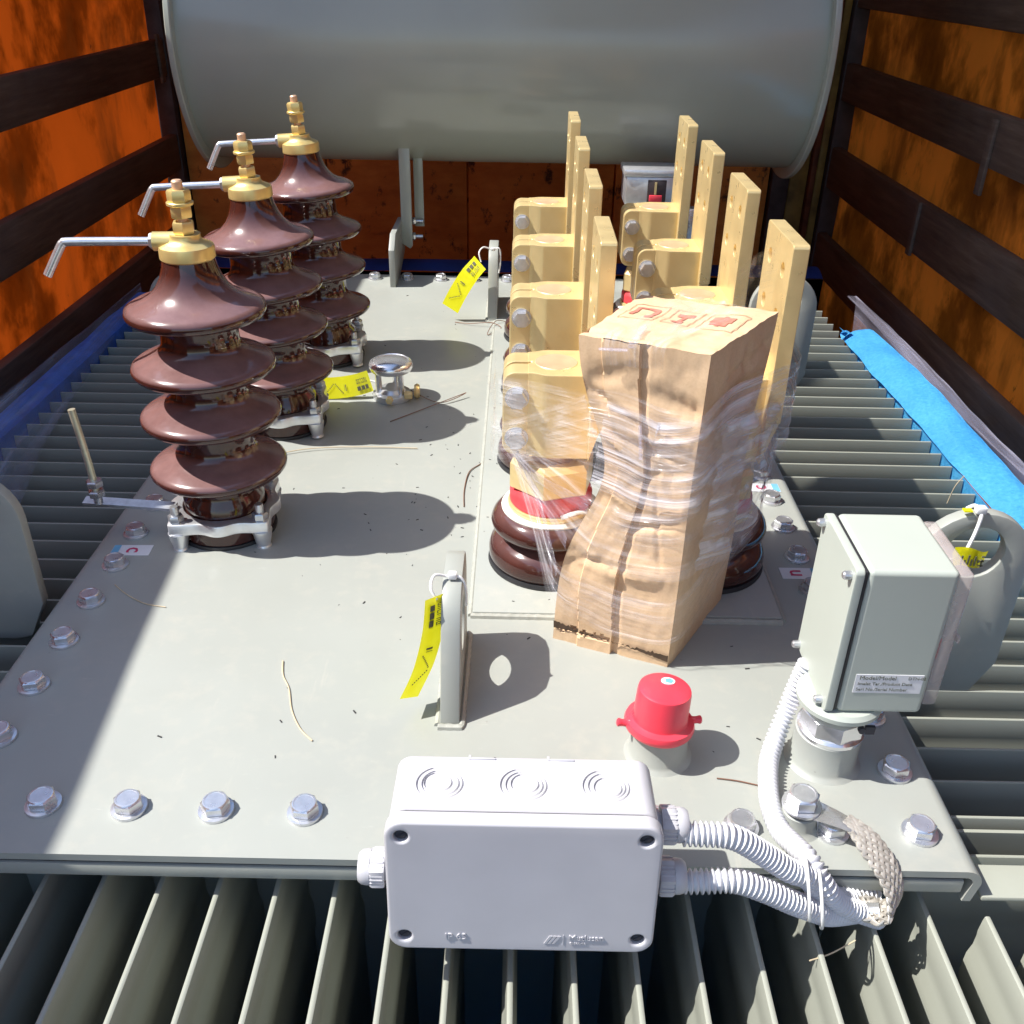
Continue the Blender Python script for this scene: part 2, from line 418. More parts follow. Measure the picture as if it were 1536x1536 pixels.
def side_wall(x, s, label, tarpm, zt, tops, posts):
    t = thing('truck_side_wall', label, 'side wall', (x, 0, 0))
    def fn(u, v):
        y = -.7+u*3.93; z0 = -1.25
        q = zt(y); z = z0+(q-z0)*v
        return (s*(.02+.012*math.sin(y*5+z*2)*math.sin(z*3.1)), y, z)
    g = G(); g.sheet(fn, 60, 30); g.build('tarpaulin', tarpm, t)
    for a, b in tops:
        g = G(); g.box(-.014, .014, -.7, 3.2, a, b, .004)
        # uneven, worn edges
        for v in g.bm.verts: v.co.z += .004*noise.noise(Vector((v.co.y*3, a*9, 0)))
        o = g.build('slat', 'wood', t); o.location = (-s*.016, 0, 0)
    for y, z0, z1 in posts:
        g = G(); g.box(-.004, .004, y-.013, y+.013, z0, z1, .0015)
        g.build('slat_bracket', 'wood', t).location = (-s*.0345, 0, 0)
    return t
def lerp_tab(tab):
    def f(y):
        if y <= tab[0][0]: return tab[0][1]
        for (a, p), (b, q) in zip(tab, tab[1:]):
            if y <= b: return p+(q-p)*(y-a)/(b-a)
        return tab[-1][1]
    return f
wl = side_wall(-1.1, -1, 'left truck side wall of glowing orange tarpaulin behind dark wooden slats', 'tarp',
    lerp_tab([(-.7, 1.05), (.1, 1.05), (.47, 1.046), (.70, 1.015), (.90, .998), (1.2, 1.02), (1.73, 1.078), (3.3, 1.085)]),
    [(.815, .92), (.55, .652), (.283, .383), (.012, .117), (-.25, -.145), (-.52, -.415), (-.79, -.685)], [(3.1, .27, .40)])
wr = side_wall(1.0, 1, 'right truck side wall of dull orange tarpaulin with dark stained slats', 'tarp2',
    lambda y: 1.05, [(.77, .88), (.50, .61), (.25, .353), (-.005, .115), (-.265, -.147), (-.53, -.42), (-.79, -.68)],
    [(2.10, .195, .345), (2.39, -.01, .118)])
t = thing('truck_headboard', 'stained orange plywood headboard across the back of the truck bed', 'truck wall', (0, 3.2, 0))
for i, (a, b) in enumerate(((-1.06, -.62), (-.615, -.17), (-.165, .30), (.305, .795))):
    g = G(); g.box(a, b, -.01+.003*(i % 2), .02, -1.25, 1.1, .003); g.build('board', 'ply', t)
g = G(); g.box(-1.15, 1.07, .022, .03, -1.25, 1.12); g.build('light_leak_panel', 'ply', t)  # added behind the boards to stop light leaking through their gaps
g = G(); g.box(.80, .855, -.03, .02, -1.25, 1.1, .004); g.build('post', 'darksteel', t)
g = G(); g.box(.86, .915, -.012, .02, -1.25, 1.1, .003); g.build('yellow_board', 'yellowwood', t)
g = G(); g.box(.918, .936, -.03, .02, -1.25, 1.1, .004); g.build('rusty_strip', 'rust', t)
g = G(); g.box(.939, .962, -.02, .02, -1.25, 1.1, .003); g.build('yellow_board', 'yellowwood', t)
for a, b in ((-1.14, -1.065), (.965, 1.06)):
    g = G(); g.box(a, b, -.04, .02, -1.25, 1.1, .004); g.build('corner_post', 'darksteel', t)
# roof tarpaulin, rolled back: covers the rear of the bed and shades it
def fr(u, v):
    x = -1.16+u*2.26; y = 2.015+v*1.27
    return (x, y, 1.115+.02*math.sin(x*4)*math.sin(y*3))
t = thing('truck_roof_cover', 'dark tarpaulin roof pulled back over the rear of the truck bed', 'roof')
g = G(); g.sheet(fr, 30, 12, .004); g.build('tarpaulin', 'roof', t)
def fr2(u, v): return (-.01+.60*u, -.1+2.16*v, 1.098+.015*math.sin(u*7)*math.sin(v*5))  # unseen roof strip added to keep the sun off the right wall
g = G(); g.sheet(fr2, 20, 12, .004); g.build('added_shade_strip', 'roof', t)
g = G(); g.tube([(-1.16, 2.02, 1.10), (1.1, 2.02, 1.10)], .016, 10, 0); g.build('roof_bow', 'darksteel', t)

# ================================================================== TRANSFORMER TANK
tank = thing('transformer_tank', 'grey green painted transformer tank with bolted lid and rows of cooling fins', 'transformer')
X0, X1, Y0, Y1 = -.502, .378, .515, 2.10
def lid_profile():
    o = []; i_ = []
    rr = .014; th = .007; dz = .034
    # right side outer
    out = [(X0, -dz)]
    out = []
    for k in range(7):
        a = R(180-90*k/6); out.append((X0+rr+rr*math.cos(a), -rr+rr*math.sin(a)))
    for k in range(7):
        a = R(90-90*k/6); out.append((X1-rr+rr*math.cos(a), -rr+rr*math.sin(a)))
    out.append((X1-.004, -dz)); out.append((X1-.004-th, -dz))
    ri = rr-th
    for k in range(7):
        a = R(90*k/6); out.append((X1-rr+ri*math.cos(a), -rr+ri*math.sin(a)))
    for k in range(7):
        a = R(90+90*k/6); out.append((X0+rr+ri*math.cos(a), -rr+ri*math.sin(a)))
    out.append((X0+.004+th, -dz)); out.append((X0+.004, -dz))
    return out
g = G(); g.prism(lid_profile(), Y0, Y1, 'xz'); lid = g.build('lid', 'paint', tank, 30)
g = G(); g.box(X0+.012, X1-.012, Y0+.003, Y1-.003, -.0115, -.0074); g.build('gasket', 'rubber', tank)
g = G(); g.box(X0+.013, X1-.013, Y0+.001, Y1-.002, -.026, -.012, .0015); g.build('tank_rim', 'paint', tank)
g = G(); g.box(-.405, .285, .605, 2.03, -1.2, -.0265); g.build('tank_wall', 'fin', tank)
g = G(); g.box(-.5, .38, .5, 2.1, -1.25, -1.2, .01); g.build('base_frame', 'darksteel', tank)
# bolts (washer + hex head), shared mesh
def bolt_mesh(name='bolt', s=1.0, mat='zinc'):
    g = G(); g.lathe([(.0060*s, 0), (.0148*s, 0), (.0150*s, .0008*s), (.0146*s, .0026*s), (.0118*s, .0030*s), (.0118*s, .0036*s), (.004*s, .0036*s)], 24, close=False)
    g.lathe([(.0108*s, .003*s), (.0120*s, .0045*s), (.0120*s, .0105*s), (.0106*s, .0118*s)], 6, close=False)
    g.lathe([(.0104*s, .0116*s), (.0098*s, .0124*s), (.0086*s, .0125*s), (.0084*s, .0121*s), (0, .0120*s)], 24, close=False)
    return g.mesh(name, M[mat], 30)
BM = bolt_mesh()
pos = [(-.459, .642+.0703*k) for k in range(20)]+[(.3405, .622+.0695*k) for k in range(21)]
pos += [(-.459, .568)]+[(-.386+.0724*k, .565-.0012*k) for k in range(11)]+[(-.386+.0724*k, 2.068) for k in range(11)]
for x, y in pos:
    if abs(x+.0964) < .01 and y < .6: continue
    o = bpy.data.objects.new('bolt', BM); C.objects.link(o); o.parent = lid
    o.location = (x+random.uniform(-.001, .001), y+random.uniform(-.001, .001), 0); o.rotation_euler = (0, 0, random.uniform(0, 6.28))
# raised pad under the low-voltage bushings with its weld bead
g = G(); g.box(-.042, .292, .840, 1.985, .0, .006, .0012); pad = g.build('bushing_plate', 'paint', tank)
g = G()
def bead(P, r=.0035):
    P = resample(catmull(P, 1), .003); g.tube(P, r, 7, 0, rf=lambda i: r*(1+.07*math.sin(i*1.9)+.14*random.random()))
bead([(-.044, .839, .001), (.294, .837, .001)]); bead([(-.0435, .839, .001), (-.0435, 1.987, .001)]); bead([(.2935, .839, .001), (.2935, 1.987, .001)])
g.build('weld_bead', 'weld', tank)
# fins ----------------------------------------------------------------
def fin_profile():
    pts = [(.0010, -.0485), (.0021, -.0492), (.0028, -.053), (.0036, -.066), (.0030, -.072), (.0032, -.083), (.0058, -.094), (.0062, -.118), (.0035, -.130), (.0034, -.150), (.0062, -.163), (.0062, -.19), (.0034, -.205), (.0034, -1.0)]
    return [(a, b) for a, b in pts]+[(-a, b) for a, b in reversed(pts)]
D = .285
g = G(); g.prism(fin_profile(), 0, -D-.068, 'xz'); FM = g.mesh('cooling_fin', M['fin'], 40)
def fin_profile2(): return [(a*(.72 if b > -.06 else .9), b) for a, b in fin_profile()]
g = G(); g.prism(fin_profile2(), 0, -.382, 'xz'); FM2 = g.mesh('cooling_fin', M['fin'], 40)
def fin(me, x, y, rz):
    o = bpy.data.objects.new('cooling_fin', me); C.objects.link(o); o.parent = tank; o.location = (x, y, 0); o.rotation_euler = (0, 0, rz)
g = G(); g.prism(fin_profile(), 0, -.265, 'xz'); FM3 = g.mesh('cooling_fin', M['fin'], 40)
for k in range(-15, 14):
    x = .0045+.0483*k; inner = -.5 < x < .375
    fin(FM if inner else FM3, x, .600 if inner else .512, 0)
for k in range(-1, 36):
    y = .617+.04352*k
    if y > 2.08: break
    fin(FM2, .288, y, R(90)); fin(FM2, -.405, y, R(-90))
# corner end plates beside the front fins (tops of the side fin banks)
for a, b in ((.382, .672), (-.788, -.506)):
    g = G(); g.box(a, b, .514, .547, -.033, -.028, .0015); g.build('end_plate', 'fin', tank)
g = G(); g.box(-.79, .675, .600, .6035, -1.0, -.050); g.build('fin_panel', 'fin', tank)
# corner lifting lugs
def lug(cx, y, top, label=None):
    r = .056; P = []
    zc = top-r
    for k in range(17):
        a = R(180-180*k/16); P.append((r*math.cos(a), zc+r*math.sin(a)))
    P += [(r, -.01), (r-.022, -.055), (r-.04, -.06), (-r, -.06)]
    g = G(); g.prism(P, -.007, .007, 'xz', [circ(0, zc+.012, .0285, 28)], .0015)
    o = g.build('lifting_lug', 'paint', tank, 30, (cx, y, 0)); return o
lug(.449, .797, .168); lug(.449, 1.585, .165); lug(-.574, .868, .150); lug(-.574, 1.60, .150)
# small eye plates on the lid
def eye_plate(x, y, h):
    P = [(0, 0), (.138, 0), (.138, h-.03), (.134, h-.016), (.124, h-.005), (.108, h), (.066, h), (.048, h-.006), (.036, h-.02), (.03, h-.034)]
    g = G(); g.prism(P, -.009, .009, 'yz', [circ(.078, h*.52, .0265, 24)], .0012)
    g.build('eye_plate', 'paint', tank, 30, (x, y, 0))
    g = G(); P2 = [(-.011, -.002, .001), (.011, -.002, .001), (.0115, .07, .001), (.0115, .14, .001), (-.0115, .14, .001), (-.0115, .07, .001), (-.011, -.002, .001)]
    P2 = resample(catmull(P2, 1), .003); g.tube(P2, .003, 7, 0, rf=lambda i: .0032*(1+.1*math.sin(i*2.1)+.1*random.random()))
    g.build('weld_bead', 'weld', tank, loc=(x, y, 0))
eye_plate(-.055, .668, .119); eye_plate(-.048, 1.795, .131)
# pipe stubs welded on the lid
def stub(x, y, r, h):
    g = G(); g.lathe([(r+.005, 0), (r+.002, .0025), (r, .005), (r, h-.001), (r-.001, h), (r-.004, h), (r-.004, h-.01), (0, h-.01)], 40); g.build('pipe_stub', 'paint', tank, 40, (x, y, 0))
stub(.134, .640, .0255, .033); stub(.281, .637, .0285, .036); stub(.240, .560, .0145, .018)
# bracket for the conservator post
g = G(); g.prism([(0, 0), (.088, 0), (.20, .03), (.20, .095), (.18, .105), (.035, .105), (0, .078)], -.006, .006, 'yz', [circ(.12, .075, .007, 12)], .001)
g.build('post_bracket', 'paint', tank, loc=(-.266, 2.008, 0))

# ================================================================== CONSERVATOR
cons = thing('conservator', 'large grey cylindrical oil conservator lying across the back above the lid', 'oil tank', (-.04, 2.3, .455))
g = G(); g.lathe([(.0, -.630), (.245, -.630), (.245, .630), (0, .630)], 96, AX); g.build('shell', 'tankpaint', cons, 40)
for s in (-1, 1):
    g = G(); g.lathe([(.15, -.006), (.266, -.006), (.268, -.004), (.268, .004), (.266, .006), (.0, .006)], 96, T((s*.636, 0, 0)) @ AX); g.build('end_flange', 'tankpaint', cons, 40)
px_, py_ = -.209, -.140
g = G(); g.prism([(-.012, -.400), (.006, -.412), (.012, -.405), (.012, -.195), (-.012, -.195)], -.003, .003, 'xz', (), .001, T((px_, py_, 0))); g.box(px_-.012, px_-.006, py_+.0035, py_+.05, -.395, -.21, .001)
g.box(px_+.013, px_+.034, py_+.05, py_+.056, -.375, -.215, .001); g.build('post', 'tankpaint', cons)
for dz, dy in ((-.362, .045), (-.392, .028)):
    g = G(); mm = T((px_-.004, py_+dy, dz)) @ AX; g.hexa(.0085, .012, .020, mm); g.lathe([(.0045, -.016), (.0045, .036), (0, .037)], 12, mm); g.build('post_bolt', 'zinc', cons)
# gas relay between lid and conservator
rel = thing('gas_relay', 'grey cast gas relay with glass window and red float under the conservator', 'relay', (.265, 2.06, .0))
g = G(); g.box(-.05, .06, -.03, .05, .175, .232, .005); g.box(-.054, .064, -.034, .054, .232, .246, .003); g.lathe([(.028, .05), (.028, .175)], 24, T((.02, .02, 0))); g.lathe([(.045, .0), (.045, .05)], 24, T((.02, .02, 0))); g.build('housing', 'alu', rel)
g = G(); g.box(-.004, .034, -.0325, -.029, .182, .226, .001); g.build('window', 'darksteel', rel)
g = G(); g.box(.0, .026, -.0375, -.033, .184, .197, .001); g.build('float', 'red', rel)
g = G(); g.box(.010, .014, -.036, -.033, .198, .222); g.build('scale', 'brass', rel)
g = G(); g.hexa(.012, 0, .01, T((.075, -.035, .135)) @ AYm); g.lathe([(.018, 0), (.018, .003)], 20, T((.075, -.035, .135)) @ AYm); g.box(.05, .10, -.035, .0, .06, .17, .003); g.build('drain_plug', 'zinc', rel)

# ================================================================== HIGH-VOLTAGE BUSHINGS
def hv_profile():
    P = [(.058, .0), (.058, .021), (.055, .023), (.049, .024), (.049, .050), (.0435, .056)]
    for zr in (.0885, .1545, .2145):
        P += [(.0435, zr-.013), (.047, zr-.0095), (.066, zr-.0062), (.0745, zr-.0072), (.0785, zr-.0062), (.081, zr-.003), (.0815, zr+.0005), (.0800, zr+.0035), (.075, zr+.0068), (.062, zr+.012), (.051, zr+.0175), (.0455, zr+.023), (.0435, zr+.029)]
    zr = .2785
    P += [(.0435, zr-.013), (.047, zr-.0095), (.066, zr-.0062), (.0735, zr-.0072), (.0765, zr-.0055), (.078, zr-.001), (.0768, zr+.0035), (.070, zr+.0075), (.058, zr+.0115), (.048, zr+.017), (.040, zr+.025), (.034, zr+.035), (.030, zr+.046), (.0275, zr+.058), (.0, zr+.058)]
    return P
def make_hv():
    t = thing('high_voltage_bushing', '', 'bushing', (0, 0, 0), 'tall brown bushings along the left of the lid')
    g = G(); g.lathe([(.060, 0), (.0605, .003), (.060, .0045), (.0, .0045)], 48); g.build('gasket', 'rubber', t)
    g = G(); g.lathe([(r, z+.005 if z < .02 else z) for r, z in hv_profile()], 72); g.build('insulator', 'porcelain', t, 50)
    # wavy aluminium clamp ring
    def outline(n=96):
        out = []
        for i in range(n):
            a = 2*math.pi*i/n
            c = abs(math.cos(2*(a)))      # 0 at the corners (45 deg)
            rr = .0645+.016*(1-c)**1.5+.003*math.cos(8*a)
            out.append((rr*math.cos(a), rr*math.sin(a)))
        return out
    g = G(); g.prism(outline(), .0225, .0375, 'xy', [circ(0, 0, .051, 40)], .0022)
    fl = g.build('clamp_flange', 'alu', t, 40)
    for i in range(4):
        a = R(45+90*i); x, y = .0705*math.cos(a), .0705*math.sin(a)
        g = G(); g.lathe([(.0095, 0), (.0095, .001), (.0085, .003), (.0105, .012), (.0125, .023), (.0, .023)], 18); g.build('foot', 'alu', fl, loc=(x, y, 0))
        g = G(); g.hexa(.0095, .038, .0465); g.lathe([(.0052, .046), (.0052, .056), (.0045, .0575), (0, .0575)], 14); g.build('nut', 'steel', fl, loc=(x, y, 0))
    g = G(); g.lathe([(.025, .333), (.0285, .3335), (.0298, .335), (.0298, .345), (.0290, .3475), (.024, .350), (.0185, .3525), (.0165, .356), (.0165, .3595), (.0, .3595)], 48)
    g.lathe([(.0100, 0), (.0100, .030), (.0, .030)], 20, T((-.004, 0, .3515)) @ AXm)
    cap = g.build('cap', 'cap', t, 40)
    g = G(); g.lathe([(.0058, .35), (.0058, .4125), (.0045, .414), (0, .414)], 16); g.build('stud', 'copper', t)
    for z0, z1, r in ((.3600, .3725, .0122), (.3765, .3885, .0122), (.3925, .4045, .0125)):
        g = G(); g.hexa(r, z0, z1); g.build('nut', 'cap', t).rotation_euler = (0, 0, random.uniform(0, 1))
    g = G(); g.lathe([(.0135, .3888), (.0142, .3895), (.0142, .3918), (.0135, .3925), (0, .3925)], 28); g.build('washer', 'cap', t)
    g = G(); g.hexa(.0085, .030, .038, T((0, 0, .3515)) @ AXm); g.build('lock_nut', 'steel', t)
    P = [(-.034, 0, .3515), (-.080, 0, .3518), (-.122, -.001, .352), (-.1285, -.0012, .3505), (-.133, -.002, .345), (-.150, -.006, .318)]
    g = G(); g.tube(P, .0046, 14, 6); g.build('arcing_horn', 'zinc', t)
    return t
HB = [make_hv()]
for k in (1, 2): HB.append(copy_tree(HB[0]))
for o, (x, y, lean, sx), lab in zip(HB, ((-.352, 1.017, 0.0, 1), (-.343, 1.316, -2.6, 1), (-.326, 1.597, -3.4, 1.03)),
        ('tall brown ribbed bushing nearest the camera, flat bar and upright rod at its foot',
         'tall brown ribbed bushing in the middle of the three, yellow tag beside its foot',
         'tall brown ribbed bushing farthest back, its brass top against the large cylinder')):
    o.location = (x, y, 0); o.rotation_euler = (0, R(lean), R(6)); o.scale = (.972, .972, sx); o['label'] = lab
# lower arcing rod on the first bushing
ar = thing('lower_arcing_horn', 'flat bar from the nearest tall bushing ending in an upright pale metal rod', 'arcing horn', (0, 0, 0))
g = G(); g.prism([(-.0065, 0), (.0065, 0), (.0065, .112), (-.0065, .112)], 0, .004, 'xy', mat4=T((-.404, .992, .039)) @ ROT(12, 'X') @ ROT(86, 'Z')); g.build('flat_bar', 'steel', ar)
g = G(); g.hexa(.0098, 0, .008, T((-.492, .985, .058))); g.hexa(.0098, 0, .008, T((-.492, .985, .071))); g.lathe([(.0052, 0), (.0052, .012)], 12, T((-.492, .985, .048))); g.build('nut', 'zinc', ar)
g = G(); g.tube([(-.492, .985, .050), (-.494, .986, .10), (-.500, .987, .168)], .0042, 12, 4); g.build('rod', 'paleRod', ar)

# ================================================================== LOW-VOLTAGE BUSHINGS with brass terminals
def make_lv():
    t = thing('low_voltage_bushing', '', 'bushing', (0, 0, 0), 'squat brown bushings with brass terminal flags on the raised plate')
    b = 0.006
    g = G(); g.lathe([(.0695, b), (.0705, b+.002), (.0695, b+.006), (0, b+.006)], 56); g.build('gasket', 'rubber', t)
    g = G(); g.lathe([(.066, b+.006), (.0685, b+.008), (.0695, b+.012), (.0695, b+.020), (.067, b+.028), (.061, b+.034), (.053, b+.038), (.049, b+.042), (.049, b+.045), (.054, b+.0455), (.063, b+.047), (.0665, b+.051), (.0672, b+.056), (.065, b+.062), (.059, b+.069), (.054, b+.071), (.0, b+.071)], 64); g.build('insulator', 'porcelain2', t, 50)
    g = G(); g.lathe([(.0555, .077), (.0557, .0788), (.054, .080), (0, .080)], 48); g.build('seal_ring', 'seal', t)
    g = G(); g.lathe([(.0475, .080), (.0485, .0815), (.0485, .085), (.0475, .0865), (0, .0865)], 48); g.build('brass_ring', 'brass', t)
    g = G(); g.lathe([(.0450, .0865), (.0465, .088), (.0465, .099), (.0455, .1025), (.041, .1075), (0, .1075)], 48); g.build('red_ring', 'redfade', t)
    g = G(); g.lathe([(.0470, .108), (.0490, .110), (.0490, .138), (.0440, .1445), (.034, .1445), (.031, .139), (0, .139)], 6); o = g.build('hex_nut', 'brass', t, 25); o.rotation_euler = (0, 0, R(18))
    g = G(); g.lathe([(.0225, .10), (.0225, .2502), (.0220, .2507), (0, .2507)], 40); g.build('stud', 'copper', t, 40)
    # clamp block: split ears, barrel round the stud
    zc0, zc1 = .155, .250
    def barrel():
        P = []
        a0, a1 = 148, -70
        # front half outline walked from slot (left) round the barrel to the flag
        return P
    # outline of the clamp in plan with a slot between the ears
    out = [(-.030, -.0300), (-.024, -.0305), (-.015, -.0350), (-.008, -.0368), (.036, -.0368), (.036, .0368), (-.008, .0368), (-.015, .0350), (-.024, .0305), (-.030, .0300), (-.030, .0024), (-.0255, .0024), (-.0255, -.0024), (-.030, -.0024)]
    tb = G(); tb.prism(out, zc0, zc1, 'xy', [], .0016)
    ear = [(-.0285, zc0+.0006), (-.0285, zc1-.0006)]+[(-.0425-.013*math.sin(R(q)), zc1-.0136+.013*math.cos(R(q))) for q in range(0, 91, 15)]+[(-.0425-.013*math.cos(R(q)), zc0+.0136-.013*math.sin(R(q))) for q in range(0, 91, 15)]
    tb.prism(ear, -.0296, -.0024, 'xz', [], .0018); tb.prism(ear, .0024, .0296, 'xz', [], .0018)
    cl = tb.build('clamp', 'brass', t, 40, wn=True)
    # flag: vertical plate with four holes, tapering to a wedge under its foot
    holes = [circ(dy, z, .0074, 18) for dy in (-.0225, .0315) for z in (.358, .312)]
    fo = rrect(-.050, .056, .205, .389, .004, 3)
    g = G(); g.prism(fo, .0345, .0505, 'yz', holes, .0012)
    g.prism([(.0352, .158), (.0492, .2058), (.0352, .2058)], -.049, .055, 'xz', (), .0008)
    g.build('flag', 'brass', t, 35, wn=True)
    for z in (.176, .222):
        for s, Mx in ((-1, AYm),):
            g = G(); mm = T((-.0405, -.0297, z)) @ Mx
            g.lathe([(.006, 0), (.0125, 0), (.0126, .0022), (.006, .0022)], 24, mm); g.hexa(.0110, .0022, .0105, mm, .10)
            for q in range(5): g.box(-.0005, .0005, -.0008, .0008, .0105, .0110, 0, mat4=mm @ ROT(q*60+20, 'Z') @ T((0, .0072, 0)))
            g.build('bolt', 'zinc', t, 30)
        g = G(); mm = T((-.0405, .0297, z)) @ AY; g.hexa(.0105, 0, .009, mm); g.lathe([(.006, .009), (.006, .018), (0, .018)], 14, mm); g.build('nut', 'zinc', t, 30)
    return t
L0 = make_lv()
rows = [.950, 1.202, 1.450, 1.705]; xs = (.042, .222)
where = ('front', 'second', 'third', 'rearmost')
extra = {(0, 0): 'red ring and foot in view', (1, 0): 'mostly hidden behind the cardboard carton'}
first = True
for ci, x in enumerate(xs):
    for ri, y in enumerate(rows):
        o = L0 if first else copy_tree(L0); first = False
        o.location = (x+(.004 if ri else 0)+(.002*ri if ci else 0), y-(.008*ri if ci else 0), 0)
        side = 'left' if ci == 0 else 'right'
        o['label'] = f'{where[ri]} brass terminal bushing of the {side} row, ' + extra.get((ci, ri), ('next behind the wrapped one' if ri == 1 else 'two places behind the carton' if ri == 2 else 'nearest the large cylinder'))
        if (ci, ri) == (0, 0):
            g = G(); g.tube([(.01, -.050, .0895), (.020, -.0475, .0925), (.030, -.0415, .0925), (.040, -.036, .089)], .0032, 8, 5, flat=.7); g.build('sealant_smear', 'white', o)

# ================================================================== PRESSURE RELIEF VALVE
pv = thing('relief_valve', 'chromed mushroom shaped pressure relief valve between the bushing rows', 'valve', (-.198, 1.424, 0))
g = G(); g.lathe([(.030, 0), (.031, .003), (.030, .010), (.022, .012), (.018, .018), (.0, .018)], 32); g.build('base', 'alu', pv)
g = G()
for a in (80, 200, 320): g.lathe([(.0052, .008), (.0052, .050)], 14, T((.021*math.cos(R(a)), .021*math.sin(R(a)), 0)))
g.build('pillar', 'chrome', pv)
g = G(); g.lathe([(.026, .046), (.032, .048), (.0345, .053), (.0345, .057), (.033, .061), (.029, .0635), (.0275, .0625), (.026, .0635), (.016, .0665), (0, .0675)], 48); g.build('cap', 'chrome', pv, 40)
g = G(); g.hexa(.007, 0, .012, T((.022, -.018, .012)) @ AX); g.hexa(.006, 0, .01, T((.0, -.030, .010)) @ AYm); g.lathe([(.010, 0), (.012, .004), (.010, .008), (0, .008)], 20, T((.036, .0, .012)) @ AX); g.build('fitting', 'brass', pv)

# ================================================================== RED CAP ON ITS STUB
rc = thing('red_cap', 'red plastic transit cap with two small ears on a grey pipe stub', 'cap', (.132, .640, .030), rot=(R(-3), R(3), 0))
g = G(); g.lathe([(.0235, -.0), (.0285, .0005), (.0305, .003), (.0312, .0065), (.0300, .0098), (.0262, .0110), (.0246, .0118), (.0241, .014), (.0235, .0395), (.0228, .0425), (.0205, .0440), (0, .0443)], 56)
for s in (-1, 1):
    g.tube([(s*.028, s*.004, .0065), (s*.0335, s*.005, .0070), (s*.0385, s*.0052, .0075)], .0034, 10, 4, rf=lambda i: (.0048, .0042, .0036, .0033, .0032, .0034, .0038, .0036, .0022)[min(i, 8)])
g.build('body', 'red', rc, 40)
g = G(); g.lathe([(.0062, .0442), (.0062, .0449), (0, .0449)], 20, T((.0035, .0085, 0)) @ Matrix.Diagonal((1, .8, 1, 1))); g.build('sticker', 'paper', rc)
g = G(); g.lathe([(.0045, .0449), (.0045, .0452), (0, .0452)], 5, T((.0045, .0085, 0)) @ Matrix.Diagonal((.9, .8, 1, 1))); g.build('sticker_print', 'blueink', rc)

# ================================================================== JUNCTION BOX
jb = thing('junction_box', 'pale grey plastic junction box hung on the front edge of the lid', 'junction box', (.0115, .5145, -.0115), rot=(R(-5), 0, 0))
W, Hh, Dd = .0955, .1165, .072
g = G()
out = rrect(-W+.0015, W-.0015, 0, Hh, .012, 5)
g.prism(out, -Dd+.015, 0, 'xz', (), .0025, None, 3); body = g.build('body', 'pvc', jb, 40, wn=True)
g = G(); g.prism(rrect(-W+.003, W-.003, .0015, Hh-.0015, .011, 5), -Dd+.0125, -Dd+.0155, 'xz'); g.build('seal', 'dark', jb)
sc_ = [(-W+.0115, .0115), (W-.0115, .0115), (-W+.0115, Hh-.0115), (W-.0115, Hh-.0115)]
g = G(); g.prism(rrect(-W, W, -.0015, Hh+.0015, .013, 6), -Dd, -Dd+.0128, 'xz', [circ(a, b, .0050, 20) for a, b in sc_], .0022, None, 3)
g.prism(rrect(-W+.004, W-.004, .0025, Hh-.0025, .011, 6), -Dd+.006, -Dd+.0127, 'xz'); g.build('cover', 'pvc', jb, 40, wn=True)
for a, b in sc_:
    g = G(); g.lathe([(.0042, 0), (.0042, .003), (.0030, .0038), (0, .0038)], 16, T((a, -Dd+.0062, b)) @ AYm); g.box(-.0032, .0032, -.0006, .0006, .0036, .0042, mat4=T((a, -Dd+.0062, b)) @ AYm @ ROT(35, 'Z')); g.build('screw', 'dark', jb)  # near-black colour puts the shade of the cover holes into the screws
cut = G()
for x, c2 in ((-.060, (-.002, .0008)), (0, (.0015, .001)), (.059, (.002, -.0012))):
    for r, ox, oy in ((.0165, 0, 0), (.0132, .0006, 0), (.0098, c2[0]*.6, c2[1])):
        w2 = .0007; mm = T((x+ox, -.030+oy, Hh))
        cut.lathe([(r-w2, -.0016), (r+w2, -.0016), (r+w2, .003), (r-w2, .003), (r-w2, -.0016)], 48, mm, False)
co = bpy.data.objects.new('cutter', cut.mesh('cutter', M['pvc'])); C.objects.link(co)
co.matrix_world = body.matrix_world; co.parent = jb
bo = body.modifiers.new('grooves', 'BOOLEAN'); bo.operation = 'DIFFERENCE'; bo.solver = 'EXACT'; bo.object = co; bo.use_self = True
body.modifiers.move(len(body.modifiers)-1, 0)
dg = bpy.context.evaluated_depsgraph_get(); me = bpy.data.meshes.new_from_object(body.evaluated_get(dg))
body.modifiers.clear(); body.data = me; bpy.data.objects.remove(co)
for x in (-.030, .028):
    g = G(); g.box(x-.009, x+.009, -.0045, -.0030, Hh-.001, Hh+.0012, .0003); g.box(x-.011, x-.009, -.0045, .0, Hh-.001, Hh+.001, .0003); g.build('clip', 'pvc', body)
lettering('IP 65', .0078, T((-.047, -Dd-.0001, .0125)) @ ROT(90, 'X'), 'pvc', jb, 'lettering', .0008)
lettering('Mutlusan', .0070, T((.047, -Dd-.0001, .0132)) @ ROT(90, 'X'), 'pvc', jb, 'lettering', .0008, 'CENTER')
lettering('electric', .0040, T((.041, -Dd-.0001, .0080)) @ ROT(90, 'X'), 'pvc', jb, 'lettering', .0006)
g = G()
for k in range(3): g.prism([(0, 0), (.0016, 0), (.0062, .0075), (.0040, .0078)], 0, -.0005, 'xz', mat4=T((.0165+k*.0030, -Dd-.0001, .0072)))
g.box(.0302, .0307, -Dd-.0005, -Dd, .0065, .0158); g.build('emblem', 'pvc', jb)
